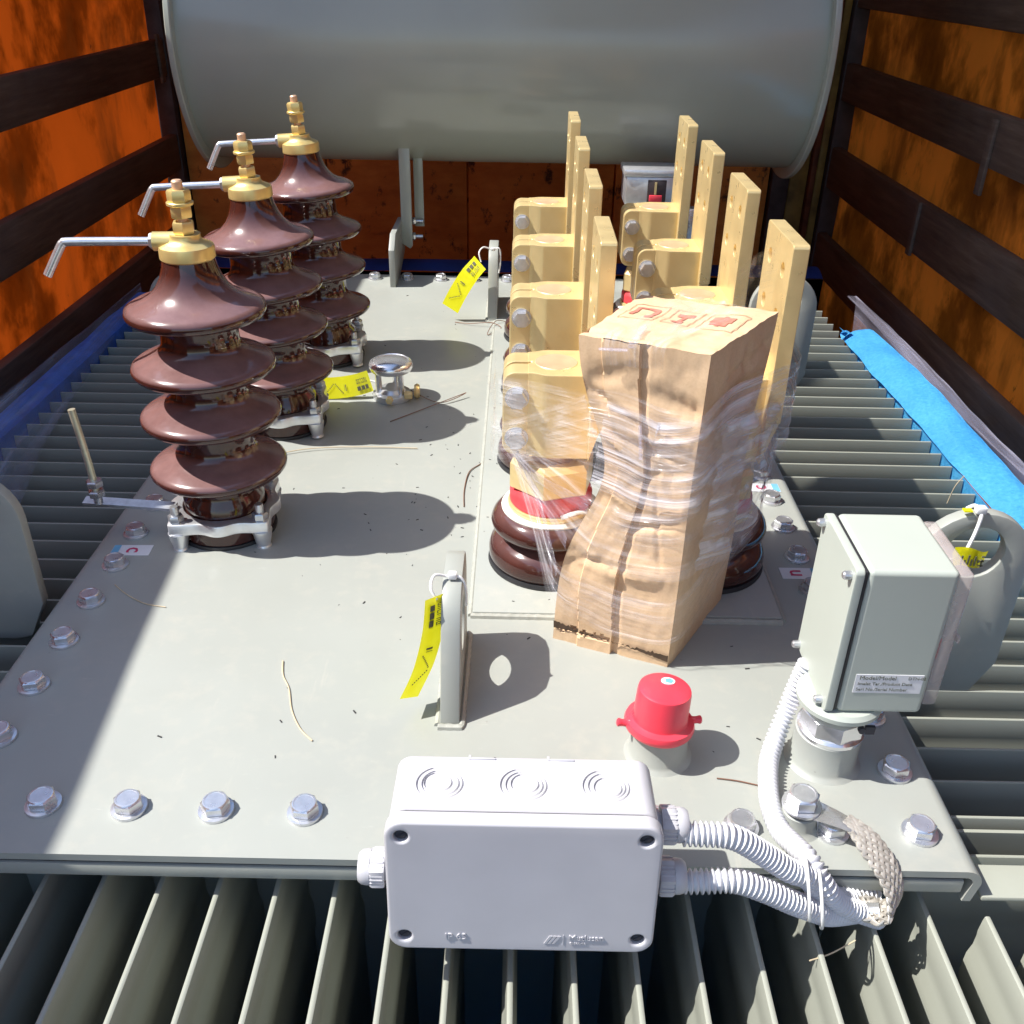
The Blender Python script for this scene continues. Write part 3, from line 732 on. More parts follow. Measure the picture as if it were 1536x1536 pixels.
def gland(x, y, z, s, parent):
    mm = T((x, y, z)) @ (AX if s > 0 else AXm)
    g = G(); g.lathe([(.0115, 0), (.0115, .003), (.0095, .0035), (.0095, .0050), (.0, .0050)], 24, mm); g.hexa(.0150, .0050, .0160, mm, .08)
    for k in range(24): g.box(-.0006, .0006, .0128, .0137, .006, .0155, mat4=mm @ ROT(k*15, 'Z'))
    g.lathe([(.0128, .0160), (.0130, .0185), (.0124, .0225), (.0105, .0248), (.0075, .0252), (.0, .0252)], 32, mm)
    g.build('cable_gland', 'pvc', parent, 40)
gland(-W, -.038, .043, -1, jb); gland(W, -.028, .080, 1, jb); gland(W, -.040, .042, 1, jb)

# ================================================================== CONDUITS
def conduit(P, r=.0095, pitch=.0042):
    P = resample(catmull(P, 14), pitch/4)
    g = G(); pat = (1.0, .97, .72, .74)
    g.tube(P, r, 18, 0, rf=lambda i: r*pat[i % 4]); return g
c1 = conduit([(.1285, .489, .0665), (.142, .489, .0665), (.165, .489, .064), (.190, .490, .046), (.212, .490, .0285), (.228, .493, .018), (.250, .500, -.012), (.272, .512, -.030), (.30, .525, -.036)])
o = c1.build('conduit', 'conduit', None, 60); tag(o, 'upper ribbed grey conduit arching from the box side gland to the bundle', 'conduit', 'ribbed grey conduits by the junction box')
c2 = conduit([(.1275, .478, .0285), (.145, .478, .0290), (.170, .478, .030), (.195, .479, .018), (.216, .481, .004), (.236, .487, -.012), (.256, .497, -.030), (.29, .515, -.048)])
o = c2.build('conduit', 'conduit', None, 60); tag(o, 'lower ribbed grey conduit running from the box side gland below the other', 'conduit', 'ribbed grey conduits by the junction box')
c3 = conduit([(.262, .668, .082), (.258, .667, .065), (.250, .660, .040), (.240, .645, .022), (.229, .622, .0115), (.2225, .595, .0098), (.219, .570, .0098), (.2205, .545, .0105), (.2265, .524, .0165), (.2335, .506, .020), (.243, .494, .008), (.262, .497, -.018), (.30, .505, -.045)], .0088, .0044)
o = c3.build('conduit', 'conduit', None, 60); tag(o, 'thin ribbed grey conduit coming down from the instrument box along the lid', 'conduit', 'ribbed grey conduits by the junction box')
ct = thing('cable_tie', 'clear cable tie holding the conduits together at the lid corner', 'cable tie')
for cx, cz in ((.229, .0085), (.240, .0)):
    g = G(); P = []
    for a in range(0, 361, 15): P.append((cx+.0035*math.cos(R(a))-.004*math.sin(R(a)), .489+.021*math.cos(R(a)), cz+.0235*math.sin(R(a))))
    g.tube(P, .0013, 8, 2); g.build('strap', 'white', ct)
# ================================================================== EARTH BRAID
eb = thing('earth_braid', 'flat tinned copper earth braid looping over the front edge of the lid', 'earth strap', (0, 0, 0))
g = G(); g.lathe([(.0055, 0), (.0158, 0), (.016, .001), (.0158, .0026), (.005, .0026)], 28, T((.240, .560, .022))); g.build('washer', 'zinc', eb)
g = G(); g.add(bmesh.new()); mb = T((.240, .560, .0246)); g.lathe([(.0115, 0), (.0132, .0015), (.0132, .0100), (.0118, .0114)], 6, mb, False); g.lathe([(.0114, .0112), (.0105, .0122), (.009, .0123), (.0088, .0118), (0, .0117)], 24, mb, False); g.build('bolt', 'zinc', eb, 30)
BP = catmull([(.272, .5455, .0225), (.279, .538, .0205), (.286, .528, .017), (.296, .513, .008), (.302, .503, -.004), (.303, .4975, -.016), (.300, .4965, -.024), (.292, .499, -.0285), (.282, .506, -.029), (.270, .516, -.028)], 12)
def braid(P):
    T_ = []
    n = len(P)
    for i in range(n): T_.append((P[min(i+1, n-1)]-P[max(i-1, 0)]).normalized())
    Wd = []
    for i in range(n):
        wv = Vector((.62, .78, .10)) if i < n*.62 else Vector((.55, .80, .12))
        wv = (wv-T_[i]*wv.dot(T_[i])).normalized(); Wd.append(wv)
    L = [0]
    for a, b in zip(P, P[1:]): L.append(L[-1]+(b-a).length)
    g = G(); NS = 8
    for s in range(NS):
        for d in (1, -1):
            Q = []
            for i in range(n):
                ph = d*L[i]/.030*2*math.pi*.5+s*2*math.pi/NS
                hw = .0058+.0066*min(1, max(0, (L[i]-.004)/.022))
                hw *= 1-.25*max(0, (L[i]-.085)/.03)
                tri = 2/math.pi*math.asin(math.sin(ph))
                nrm = T_[i].cross(Wd[i])
                layer = .0011*(1 if math.cos(ph) > 0 else -1)*min(1, abs(math.cos(ph))*2.5)
                wv = .0002*math.sin(L[i]/.030*2*math.pi*3.5+s*1.57+(0 if d > 0 else math.pi))
                Q.append(P[i]+Wd[i]*tri*hw+nrm*(layer+wv))
            g.tube(Q, .0021, 6, 0, flat=.5)
    return g
g = braid(BP); g.build('strands', 'braid', eb, 60)
def lugf(u, v):
    p = Vector((.244, .559, .0212)).lerp(Vector((.280, .537, .0215)), u)
    wd = Vector((.5, .85, 0)).normalized()
    hw = .0125*(1-u)+.0062*u if u < .5 else .0095-.0030*(u-.5)*2
    return p+wd*hw*(v*2-1)+Vector((0, 0, .0030*math.sin(u*3.1)*(1-(v*2-1)**2*.6)))
g = G(); g.sheet(lugf, 14, 8, .002); g.build('cable_lug', 'tin', eb, 50)
g = G(); g.tube([(.295, .500, -.0265), (.286, .503, -.0295), (.270, .512, -.030), (.255, .525, -.030)], .0062, 12, 6, flat=.6); g.build('cable_lug', 'tin', eb, 50)

# ================================================================== INSTRUMENT BOX (oil thermometer)
tb = thing('instrument_box', 'green grey instrument box with printed label on a chromed pipe fitting', 'instrument', (0, 0, 0))
xa, xb, ya, yb, za, zb = .2715, .3415, .609, .699, .0785, .2195
g = G(); g.box(xa, xb, ya, yb, za, zb, .0045, 3); g.build('case', 'boxpaint', tb, 40, wn=True)
g = G(); g.box(xa-.0025, xa+.0005, ya+.0015, yb-.0015, za+.0015, zb-.0015, .001); g.build('seal', 'rubber', tb)
g = G(); g.prism(rrect(ya-.0005, yb+.0005, za-.0005, zb+.0005, .005, 4), xa-.0105, xa-.0028, 'yz', (), .0016, None, 2); cov = g.build('cover', 'boxpaint', tb, 40, wn=True)
for y, z in ((ya+.008, zb-.009), (yb-.006, zb-.007), (ya+.010, za+.006), (yb-.006, za+.006)):
    g = G(); g.lathe([(.0036, 0), (.0038, .0015), (.0034, .0055), (.0022, .0068), (0, .0068)], 14, T((xa-.0105, y, z)) @ AXm); g.build('screw', 'steel', cov)
g = G(); g.box(xb+.0003, xb+.013, ya+.004, yb-.004, za+.006, zb-.004, .003, 3); g.build('glass_window', 'acrylic', tb, 40)
g = G(); g.box(xb+.0005, xb+.0022, ya+.008, yb-.008, za+.012, zb-.010); g.build('dial_plate', 'paper', tb)
g = G(); g.box(xb+.0024, xb+.0040, ya+.0082, ya+.018, za+.052, za+.072); g.build('red_mark', 'redfade', tb)
g = G(); g.box(xb+.0132, xb+.0152, ya+.002, ya+.012, za+.072, za+.079, .001); g.build('window_clip', 'acrylic', tb)
lb = G(); lb.box(xa+.0090, xb-.0060, ya-.0004, ya+.001, za+.0225, za+.0415); lab = lb.build('label_plate', 'paper', tb)
yy = ya-.0006
lettering('Model/Model', .0056, T((xa+.0120, yy, za+.0380)) @ ROT(90, 'X'), 'ink', lab, 'lettering', .0001, 'LEFT')
lettering('DTN-02', .0042, T((xb-.0185, yy, za+.0380)) @ ROT(90, 'X'), 'ink', lab, 'lettering', .0001, 'LEFT')
lettering('Imalat Tar./Product Date', .0044, T((xa+.0115, yy, za+.0320)) @ ROT(90, 'X'), 'ink', lab, 'lettering', .0001, 'LEFT')
lettering('Seri No./Serial Number', .0044, T((xa+.0110, yy, za+.0262)) @ ROT(90, 'X'), 'ink', lab, 'lettering', .0001, 'LEFT')
g = G(); g.lathe([(.030, .0685), (.0355, .070), (.036, .0745), (.033, .078), (.0, .080)], 40, T((.283, .637, 0))); g.box(.27, .33, .615, .66, .076, .083, .002); g.build('foot', 'boxpaint', tb)
g = G(); g.lathe([(.0285, .036), (.0290, .040), (.0270, .042)], 36, T((.282, .637, 0))); g.lathe([(.0262, .040), (.0280, .042), (.0280, .058), (.0255, .060), (.0215, .062), (.0215, .070)], 8, T((.282, .637, 0))); g.build('coupling', 'chrome', tb, 30)
g = G(); g.lathe([(.003, 0), (.003, .004), (0, .004)], 12, T((.296, .610, .061)) @ AYm); g.box(.300, .308, .609, .612, .055, .063, mat4=None); g.build('plug', 'dark', tb)

# ================================================================== YELLOW TAGS
def strip_tag(name, label, P, Wv, wd, text=True, tie=None, nrm=1):
    t = thing(name, label, 'tag', (0, 0, 0), 'yellow plastic tags tied to fittings')
    P = catmull(P, 8); n = len(P)
    Wv = Vector(Wv).normalized()
    def pt(u, v, off=0):
        i = min(n-1, max(0, u*(n-1))); a = int(i); b = min(a+1, n-1); p = P[a].lerp(P[b], i-a)
        tg = (P[min(a+1, n-1)]-P[max(a-1, 0)] if a+1 >= n else P[b if b > a else a]-P[a if b > a else a-1]).normalized()
        wv = (Wv-tg*Wv.dot(tg)).normalized(); nn = tg.cross(wv)*nrm
        return p+wv*(v-.5)*wd+nn*off
    g = G(); g.sheet(lambda u, v: pt(u, v), 30, 4, 0); g.build('strip', 'yellow', t, 60)
    g = G()
    def quad(u0, u1, v0, v1):
        for off in (.0016, -.0016):
            g.sheet(lambda u, v: pt(u0+(u1-u0)*u, v0+(v1-v0)*v, off), 5, 1, 0)
    for k in range(3): quad(.10+.075*k, .16+.075*k, .20, .40)
    quad(.50, .515, .3, .6); quad(.53, .535, .32, .62); 
    if text:
        for k, ch in enumerate('WAZTAO'):
            u0 = .10+.036*k
            quad(u0, u0+.006, .52, .74)
            if ch in 'WAO': quad(u0+.018, u0+.024, .52, .74)
            if ch in 'ZTOA': quad(u0, u0+.024, .70, .74)
            if ch in 'ZWO': quad(u0, u0+.024, .52, .56)
    # warning triangle outline
    for k in range(8):
        a = k/8; quad(.56+.13*a, .56+.13*a+.012, .2+.5*a, .2+.5*a+.06); quad(.82-.13*a, .82-.13*a+.012, .2+.5*a, .2+.5*a+.06)
    g.build('print', 'ink', t)
    if tie:
        g = G(); g.tube(tie[0], .0014, 8, 8); g.build('cable_tie', 'white', t)
        if len(tie) > 1:
            x, y, z = tie[1]; g = G(); g.box(x-.004, x+.004, y-.0035, y+.0035, z-.003, z+.003, .001); g.build('tie_head', 'white', t)
    return t
strip_tag('yellow_tag', 'long yellow tag hanging from the front eye plate', [(-.068, .712, .116), (-.071, .706, .085), (-.080, .697, .048), (-.094, .686, .018)], (.62, .78, 0), .030, True,
    ([(-.068, .712, .112), (-.0735, .716, .122), (-.071, .728, .1275), (-.060, .735, .1225), (-.048, .735, .1215), (-.043, .735, .110), (-.043, .742, .085)], (-.055, .735, .1235)))
strip_tag('yellow_tag', 'yellow tag slanting off the rear eye plate in front of the blue foam', [(-.072, 1.80, .115), (-.092, 1.80, .091), (-.113, 1.80, .058), (-.130, 1.80, .025)], (.80, -.15, .6), .036, True,
    ([(-.070, 1.80, .116), (-.074, 1.805, .132), (-.066, 1.815, .140), (-.050, 1.82, .135), (-.036, 1.82, .136), (-.034, 1.82, .11), (-.037, 1.82, .09)], (-.048, 1.82, .1355)))
strip_tag('yellow_tag', 'yellow tag standing on edge between the middle bushing and the relief valve', [(-.232, 1.424, .028), (-.255, 1.418, .0225), (-.285, 1.416, .0180), (-.318, 1.414, .0170)], (0, .35, .9), .034, True,
    ([(-.216, 1.424, .020), (-.224, 1.424, .026), (-.232, 1.424, .028)],))
ytag = thing('yellow_tag', 'small crumpled yellow tag on a white tie through the right lifting lug', 'tag', (0, 0, 0), 'yellow plastic tags tied to fittings')
g = G(); g.sheet(lambda u, v: Vector((.4185+.032*u+.003*(1-v), .778-.006*math.sin(u*3), .138-.021*v*(1-.15*u)+.003*math.sin(u*5))), 10, 6, .0009)
for v in g.bm.verts:
    if v.co.x < .428 and v.co.z < .130: v.co.x += .006*(.130-v.co.z)/.012
g.build('strip', 'yellow', ytag, 50)
g = G()
for k in range(7): g.box(.426+.0032*k, .4275+.0032*k, .7695, .7705, .121+random.uniform(0, .006), .132+random.uniform(-.004, .003))
for k in range(3): g.box(.443+.001*k, .448, .7695, .7705, .122+.005*k, .1235+.005*k)
g.build('print', 'ink', ytag)
g = G(); g.tube([(.432, .776, .137), (.438, .781, .153), (.441, .785, .168), (.441, .792, .1725), (.440, .80, .1715), (.437, .806, .165)], .0019, 8, 8); g.box(.436, .446, .785, .793, .170, .177, .0015); g.build('cable_tie', 'white', ytag)
g = G(); g.box(.4265, .4345, .789, .795, .170, .1715); g.build('tie_end', 'yellow', ytag)

# ================================================================== STICKERS
def sticker(label, x, y, ch, up, blue, w=.046, h=.0225, rz=0):
    t = thing('sticker', label, 'sticker', (x, y, 0), 'small lettered stickers on the lid edge', (0, 0, R(rz)))
    g = G(); g.box(-w/2, w/2, -h/2, h/2, .0002, .0008); g.build('paper', 'paper', t)
    s = -1 if blue == 'left' else 1
    g = G(); g.box(s*w/2-s*.0095 if s > 0 else -w/2+.0005, s*w/2-.0005 if s > 0 else -w/2+.0085, -h/2+.0006, h/2-.0006, .0009, .0011); g.build('blue_print', 'blueink', t)
    lettering(ch, .028, T((-s*.0035, 0, .0011)) @ ROT(up, 'Z'), 'redink', t, 'lettering', .0001, 'CENTER', .0003)
sticker('white sticker with a red letter c near the foot of the nearest tall bushing', -.452, .9565, 'c', -90, 'left', rz=2)
sticker('white sticker with a red letter u between bolts on the right lid edge', .336, .935, 'u', -90, 'right')
sticker('white sticker with a red letter c farther back on the right lid edge', .336, 1.143, 'c', 90, 'right')

# ================================================================== CARTON
ca = thing('cardboard_carton', 'tall crushed cardboard carton wrapped in clear film round the front terminals', 'carton', (0, 0, 0))
FRb, FLb, BLb, BRb = Vector((.158, .760, 0)), Vector((.044, .804, 0)), Vector((.120, .917, 0)), Vector((.231, .872, 0))
ex = (FRb-FLb).normalized(); ey = (BRb-FRb).normalized()
def wst(z): return math.exp(-((z-.205)/.075)**2)
def corner(i, z):
    q = wst(z); k = z/.335
    if i == 0: return FRb+Vector((.004*k+.002*q, -.003*k, z))-ex*.003*q
    if i == 1: return FLb+Vector((.008*k, -.004*k, z))+ex*.034*q+ey*.006*q
    if i == 2: return BLb+Vector((.0, .0, z))+ex*.012*q
    return BRb+Vector((.014*k, .002*k, z))-ex*.004*q-ey*.002*q
ZT = .334
def wob(p): return .0016*noise.noise(Vector((p.x*34, p.y*34, 4)))+.0012*noise.noise(Vector((p.x*95, p.y*95, 9)))
def side(a, b, seam):
    rg = random.Random(31+a*5+b); creases = []
    for k in range(26):
        zc = rg.choice((.10, .165, .20, .225, .25, .285, .31))+rg.uniform(-.018, .018)
        creases.append((rg.uniform(.0, .12), zc, rg.choice((-1, 1))*rg.uniform(.0, .5) if rg.random() < .75 else rg.uniform(.8, 2.2), rg.uniform(.02, .055), rg.choice((-1, -1, 1))*rg.uniform(.0012, .0042), rg.uniform(.004, .016)))
    na = (corner(b, 0)-corner(a, 0)); nrm = Vector((na.y, -na.x, 0)).normalized()
    def fn(u, v):
        z = v*ZT; p = corner(a, z).lerp(corner(b, z), u)
        p.z += wob(p)*max(0, v-.86)/.14
        e = min(1, min(u, 1-u)*14+.12)*min(1, (1-v)*16+.1)
        d = .0016*noise.noise(Vector((u*2.5+a*7, z*14, a*3)))+.0005*noise.noise(Vector((u*14, z*70, a+9)))
        uu = u*.12
        for (cu, cz, ca_, cl_, am, wd) in creases:
            du, dz = uu-cu, z-cz
            al = du*math.cos(ca_)+dz*math.sin(ca_); ac = -du*math.sin(ca_)+dz*math.cos(ca_)
            win = max(0, 1-(abs(al)/cl_)**2)
            q = ac/wd
            d += am*win*((1-abs(q)) if abs(q) < 1 else 0)
        d *= e
        if seam:
            us = .52-.06*math.sin(v*2.6)+.012*noise.noise(Vector((v*7, 1, 0)))
            du = u-us
            if 0 < du < .075: d -= .0075*(1-(du/.075)**1.5)*(.35+.65*wst(z)+.25*math.exp(-((z-.08)/.05)**2))
            elif -.3 < du <= 0: d += .0025
            if u < .5 and abs(z-.017-.006*noise.noise(Vector((u*20, 0, 0)))) < .0028: d -= .004
        return p+nrm*d
    return fn
for a, b, sm in ((1, 0, True), (0, 3, False), (3, 2, False), (2, 1, False)):
    g = G(); g.sheet(side(a, b, sm), 90 if sm else 60, 130, 0); g.build('front_panel' if sm else 'side_panel', 'card', ca, 28)
def top(u, v):
    p = (corner(1, ZT).lerp(corner(0, ZT), u)).lerp(corner(2, ZT).lerp(corner(3, ZT), u), v)
    e = min(1, min(u, 1-u, v, 1-v)*8)
    p.z += wob(p)
    p.z += .004*e*(noise.noise(Vector((u*3, v*3, 5)))+.3)-.003*math.exp(-((v-.12)/.03)**2)*(1 if u < .55 else .3)
    return p
g = G(); g.sheet(top, 40, 40, 0); g.build('top_panel', 'card', ca, 50)
def topm(u, v): return top(u, v)+Vector((0, 0, .0007))
def patch(name, mat, quads):
    g = G()
    for (a, b, c, d) in quads:
        A, B, Cc, Dd_ = [Vector((*q, 0)) for q in (a, b, c, d)]
        def fn(u, v, A=A, B=B, Cc=Cc, Dd_=Dd_):
            q = A.lerp(B, u).lerp(Dd_.lerp(Cc, u), v); return topm(q.x, q.y)
        g.sheet(fn, 6, 6, 0)
    g.build(name, mat, ca)
def ln(a, b, wd=.008):
    a = Vector(a); b = Vector(b); n = Vector((-(b-a).y, (b-a).x)).normalized()*wd/2
    return tuple(tuple(q) for q in (a-n, b-n, b+n, a+n))
def frame(u0, u1, v0, v1): return [ln((u0, v0), (u1, v0), .006), ln((u1, v0), (u1, v1), .006), ln((u1, v1), (u0, v1), .006), ln((u0, v1), (u0, v0), .006)]
patch('printed_frame', 'cardline', frame(.08, .34, .42, .74)+frame(.40, .60, .42, .74)+frame(.66, .92, .42, .74))
patch('printed_symbol', 'cardred', [ln((.14, .50), (.14, .68), .035), ln((.125, .67), (.29, .67), .04), ln((.28, .50), (.28, .68), .035), ln((.25, .49), (.31, .49), .04),
      ln((.46, .48), (.54, .48), .05), ln((.50, .48), (.50, .62), .03), ln((.44, .64), (.56, .64), .05),
      ln((.70, .60), (.86, .60), .10), ln((.72, .53), (.84, .53), .07), ln((.78, .48), (.78, .68), .03)])
g = G()     # torn lower edge of the front panel; dark strip paints its gap shade
def torn(u, v):
    p = corner(1, .020).lerp(corner(0, .012), u); n = Vector((ex.y, -ex.x, 0)).normalized()
    jag = .006*noise.noise(Vector((u*40, 0, 3)))+.004*noise.noise(Vector((u*90, 5, 3)))
    return p+n*(.0012+.0012*v)+Vector((0, 0, (v-.5)*.009*max(.05, 1.05-2.4*u if u < .42 else (2.2*(u-.55) if u > .55 else .0))+jag*(.7 if v > .5 else .3)))
g.sheet(torn, 60, 2, 0); g.build('torn_edge', 'cardedge', ca)
# ================================================================== STRETCH FILM
fw = thing('stretch_film', 'clear stretch film wound round the carton and the front terminals', 'film wrap', (0, 0, 0))
def ribbon(P, widths, mat='film', pleat=.0012, seed=0, nu=90, nv=26, up=(0, 0, 1), off=.0):
    PP = catmull(P, 10); n = len(PP); up = Vector(up)
    L = [0]
    for a, b in zip(PP, PP[1:]): L.append(L[-1]+(b-a).length)
    def fn(u, v):
        s = u*L[-1]; i = 0
        while i < n-2 and L[i+1] < s: i += 1
        k = (s-L[i])/max(1e-9, L[i+1]-L[i]); p = PP[i].lerp(PP[i+1], k); tg = (PP[i+1]-PP[i]).normalized()
        wv = (up-tg*up.dot(tg)).normalized(); nr = tg.cross(wv)
        x = u*(len(widths)-1); j = min(len(widths)-2, int(x)); wd = widths[j]+(widths[j+1]-widths[j])*(x-j)
        d = pleat*math.sin(v*46+3*math.sin(u*5+seed)+seed)+pleat*1.6*noise.noise(Vector((u*5, v*16, seed)))
        return p+wv*(v-.5)*wd+nr*(d+off)
    g = G(); g.sheet(fn, nu, nv, 0); return g.build('film_sheet', mat, fw, 80)
def cp(i, z, o=.0045):
    p = corner(i, z); c = (FRb+FLb+BLb+BRb)/4; d = Vector((p.x-c.x, p.y-c.y, 0)).normalized(); return p+d*o
def cm(a, b, t, z, o=.0075):
    p = corner(a, z).lerp(corner(b, z), t); n = (corner(b, 0)-corner(a, 0)); n = Vector((n.y, -n.x, 0)).normalized()
    return p+n*o
# upper band: left clamp - carton - right flag
ribbon([(-.022, .985, .203), (-.0225, .922, .203), (-.018, .914, .204), (-.008, .905, .206), cp(1, .232)], [.09, .09, .095], 'film', .0008, 11, 40, 20)
ribbon([cp(1, .232), cm(1, 0, .3, .228), cm(1, 0, .6, .222), cp(0, .232), cm(0, 3, .4, .24), (.280, .897, .235), (.278, 1.0, .240)], [.09, .09, .10, .10, .085, .10], 'film3', .0012, 1)
ribbon([(-.022, .960, .172), (-.018, .912, .174), cp(1, .250)], [.04, .045, .06], 'film', .0008, 12, 40, 16)
ribbon([cp(1, .262), cm(1, 0, .3, .262), cm(1, 0, .6, .252), cp(0, .248), cm(0, 3, .4, .225), (.281, .898, .205), (.279, .98, .20)], [.05, .06, .07, .07, .08, .10], 'film', .0010, 2)
# middle band
ribbon([(-.008, .926, .165), cp(1, .150), cm(1, 0, .3, .142), cm(1, 0, .6, .140), cp(0, .150), cm(0, 3, .45, .165, .012), (.272, .905, .180), (.282, .96, .19)], [.03, .075, .075, .09, .12], 'film', .0011, 3)
# lower band
ribbon([(.0, .925, .158), (.022, .866, .112), cp(1, .074), cm(1, 0, .3, .062), cm(1, 0, .6, .055), cp(0, .062), cm(0, 3, .5, .09, .011), (.262, .900, .130), (.288, .95, .16)], [.022, .04, .055, .055, .07, .09], 'film', .0010, 4)
# right-hand hanging sheet between carton and flag
ribbon([cm(0, 3, .15, .19, .012), cm(0, 3, .6, .18, .022), (.268, .90, .160), (.283, .985, .16)], [.15, .16, .14, .1], 'film3', .0016, 5, 60, 40)
# film over the top of the carton and across to the right flag
ribbon([cm(1, 0, .45, .315, .006), cm(1, 0, .45, .338, .004), top(.48, .25)+Vector((0, 0, .004)), top(.52, .6)+Vector((0, 0, .004)), top(.55, 1.0)+Vector((0, 0, .004))], [.05, .06, .07, .08], 'film', .0012, 6, 50, 20, up=(ex.x, ex.y, 0))
ribbon([top(.75, .8)+Vector((0, 0, .012)), (.232, .92, .348), (.262, .95, .345)], [.05, .06, .06], 'film', .001, 7, 30, 12)
# loose strands from the left clamp to the carton foot
for k, (za, zb_) in enumerate(((.158, .165), (.156, .120), (.154, .085), (.153, .062))):
    ribbon([(-.002+.004*k, .924, za), (.024+.003*k, .862, (za+zb_)/2-.002), cp(1, zb_)], [.010, .012, .016], 'film2', .0006, 20+k, 40, 8)
# twisted knots
def knot(p, d, L, r, seed):
    P = [Vector(p)+Vector(d)*L*k/7+Vector((noise.noise(Vector((k, seed, 0))), noise.noise(Vector((k, seed, 4))), noise.noise(Vector((k, seed, 8)))))*.004 for k in range(8)]
    g = G(); g.tube(P, r, 9, 6, rf=lambda i: r*(.75+.5*noise.noise(Vector((i*.23, seed, 1)))+.25*noise.noise(Vector((i*.9, seed, 5)))), flat=.5); g.build('film_knot', 'film2', fw, 80)
knot(cm(1, 0, .42, .333, .006), (.35, .85, .12), .045, .0042, 1); knot(cm(1, 0, .48, .262, .010), (.1, -.1, -1), .030, .0045, 2)
knot(cm(1, 0, .40, .330, .008), (-.8, .2, -.05), .03, .0035, 3)

# ================================================================== BLUE FOAM AND FILM ROUND THE FINS
def foam_r(u, v):
    y = .60+1.27*u
    xo = .668+.010*math.sin(y*2.4)-.012*max(0, 1.2-y)+.003*noise.noise(Vector((y*14, 0, 0)))
    p = Vector((xo+.062*v+.03*v*max(0, 1.25-y), y, -.042+.050*v-.030*v*v+.006*math.sin(y*9)*v))
    p.z += .004*noise.noise(Vector((y*8, v*3, 1)))
    return p
t = thing('foam_edging', 'bright blue foam sheet along the right fin ends under clear film', 'foam edging')
g = G(); g.sheet(foam_r, 90, 8, .006); g.build('foam', 'foam', t, 60)
g = G(); g.sheet(lambda u, v: Vector((.672+.014*v, .60+1.27*u, -.046-.8*v)), 30, 6, .004); g.build('foam_skirt', 'foam', t, 60)
g = G(); g.sheet(lambda u, v: Vector((.652+.03*u, 1.845+.012*math.sin(v*7)+.01*u, -.040+.012*math.sin(u*3+v*2))) + Vector((0, .022*v, .006*v)), 12, 8, .004); g.build('foam_end', 'foam', t, 60)
def film_r(u, v):
    y = .62+1.45*u
    x = .724+.03*max(0, 1.3-y)+.03*v; z = -.020-.010*(y-1.2)+.010*v+.004*math.sin(y*7+v*3)+.003*noise.noise(Vector((y*12, v*6, 2)))
    if v > .7: z -= (v-.7)*.4
    return Vector((x, y, z+.006))
g = G(); g.sheet(film_r, 80, 14, 0); g.build('film', 'film2', t, 80)
t = thing('foam_edging', 'dark blue foam and clear film along the shaded left fin ends', 'foam edging')
g = G(); g.sheet(lambda u, v: Vector((-.792-.045*v, .70+1.35*u, -.045+.036*v-.03*v*v+.004*noise.noise(Vector((u*12, v*3, 1))))), 60, 8, .006)
g.sheet(lambda u, v: Vector((-.788-.03*v, .70+1.35*u, -.036-.8*v)), 30, 6, .004); g.build('foam', 'foam_blue', t, 60)
def film_l(u, v):
    y = .88+1.15*u
    xi = lerp_tab([(.88, -.62), (1.1, -.665), (1.3, -.72), (1.6, -.765), (1.9, -.80), (2.1, -.82)])(y)
    x = xi*(1-v)-.815*v
    return Vector((x, y, -.043+.040*v+.005*math.sin(v*11+y*3)*v+.003*noise.noise(Vector((y*6, v*10, 6)))))
g = G(); g.sheet(film_l, 60, 30, 0); g.build('film', 'film4', t, 80)
t = thing('foam_edging', 'navy blue foam strip behind the back edge of the lid', 'foam edging')
g = G(); g.sheet(lambda u, v: Vector((-.80+1.48*u, 2.12+.09*v, .004+.010*math.sin(v*3.1)+.003*noise.noise(Vector((u*14, v, 0))))), 60, 6, .006)
g.sheet(lambda u, v: Vector((-.80+1.48*u, 2.118, .002-.12*v)), 40, 3, .004); g.build('foam', 'navy', t, 60)

t = thing('foam_edging', 'unseen blue foam sheet added to block light at the front fin ends', 'foam edging')
g = G(); g.sheet(lambda u, v: Vector((-.80+1.49*u, .236+.004*math.sin(u*40), -.055-1.1*v)), 60, 6, .006); g.build('foam', 'foam', t, 60)  # out-of-view sheet added so the front fin gaps stay dark
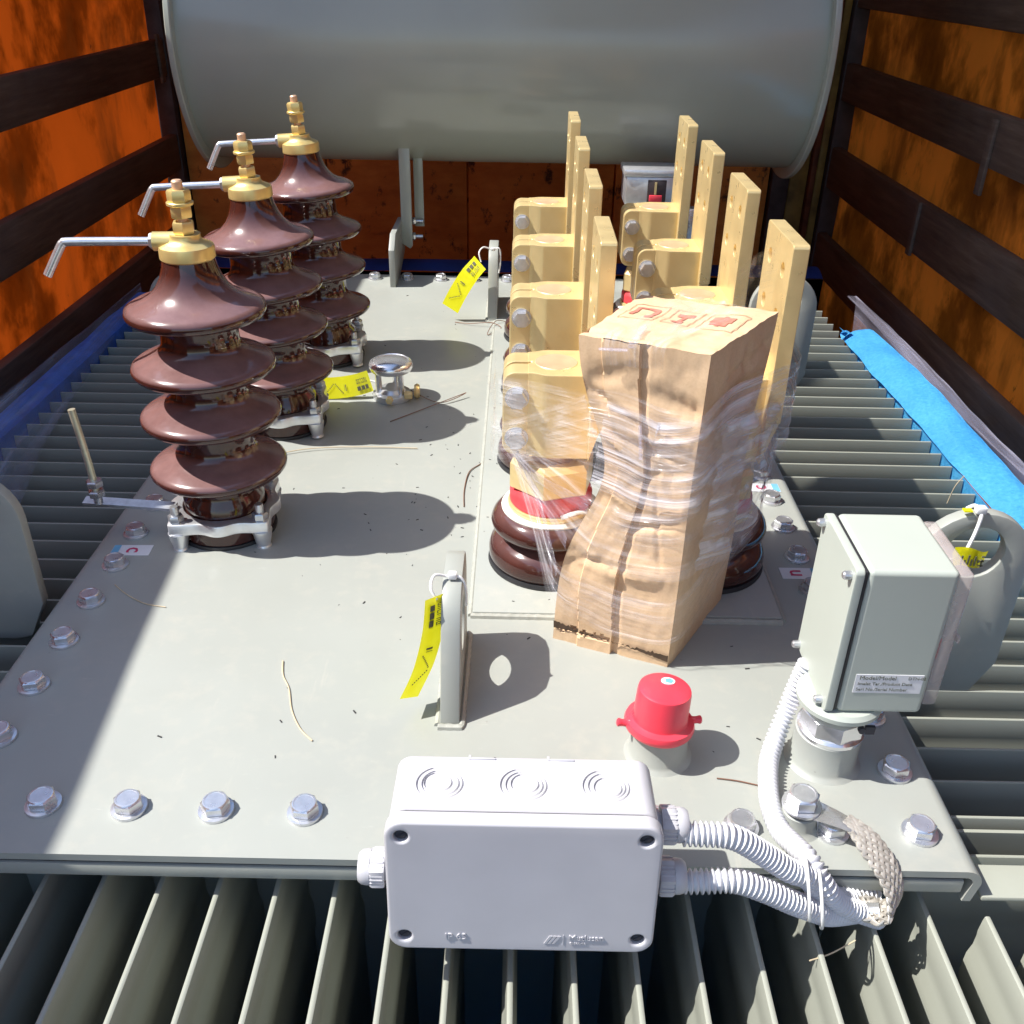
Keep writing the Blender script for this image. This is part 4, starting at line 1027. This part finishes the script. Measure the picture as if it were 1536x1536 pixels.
# ================================================================== SMALL LITTER ON THE LID
def scrap(label, P, r=.0007, mat='wire'):
    g = G(); g.tube(P, r, 6, 8); tag(g.build('wire_scrap', mat), label, 'wire scrap', 'thin loose wires and fibres on the lid')
scrap('thin bent wire lying at the tip of the nearest bushing shadow', [(-.064, 1.075, .001), (-.066, 1.12, .001), (-.062, 1.17, .0015), (-.048, 1.195, .001), (-.040, 1.21, .002)])
scrap('second bent wire beside the raised plate edge', [(-.036, 1.20, .0015), (-.044, 1.19, .001), (-.040, 1.15, .001), (-.043, 1.11, .001), (-.036, 1.07, .001)])
scrap('thin pale fibre on the bare lid left of the junction box', [(-.229, .757, .0012), (-.224, .735, .001), (-.214, .715, .001), (-.205, .685, .001), (-.192, .660, .0012), (-.178, .645, .001)], .0008, 'straw')
scrap('dark hair like fibre in the shaded strip near the nearest bushing', [(-.445, .884, .001), (-.425, .866, .001), (-.400, .850, .001), (-.375, .844, .001)], .0006, 'straw')
scrap('tangle of copper wire at the foot of the rear eye plate', [(-.12, 1.79, .001), (-.09, 1.775, .004), (-.05, 1.765, .010), (-.03, 1.745, .006), (-.055, 1.72, .002), (-.04, 1.77, .012), (-.01, 1.78, .004)])
scrap('pair of straw coloured fibres beside the middle bushing foot', [(-.37, 1.19, .002), (-.30, 1.225, .004), (-.22, 1.238, .003), (-.14, 1.24, .0015)], .0008, 'straw')
scrap('thin wires lying by the relief valve', [(-.17, 1.44, .006), (-.12, 1.40, .003), (-.08, 1.43, .008), (-.15, 1.37, .002), (-.19, 1.33, .001)], .0007)
scrap('short dark fibre on the lid in front of the pipe fitting', [(.182, .609, .001), (.20, .606, .0013), (.222, .600, .001)], .0006, 'wire')
scrap('dry stalk standing between the right cooling fins', [(.62, 1.20, -.05), (.622, 1.195, -.02), (.628, 1.19, .0)], .0008, 'straw')
scrap('wispy fibre caught under the earth braid', [(.275, .485, -.045), (.255, .478, -.052), (.236, .470, -.050)], .0006, 'straw')
g = G()
for k in range(150):
    x = random.uniform(-.33, .3); y = random.uniform(.6, 2.0)
    if k < 50: x = random.gauss(-.07, .05); y = random.uniform(1.0, 1.4)
    s = random.uniform(.0004, .0013)
    z = .0062 if (-.042 < x < .292 and .84 < y < 1.985) else .0002
    g.box(-s*1.8, s*1.8, -s*.5, s*.5, 0, s*.5, mat4=T((x, y, z)) @ Matrix.Rotation(random.uniform(0, 3.14), 4, 'Z'))
tag(g.build('dirt_flakes', 'black'), 'tiny dark flakes of dirt scattered over the lid', None, kind='stuff')
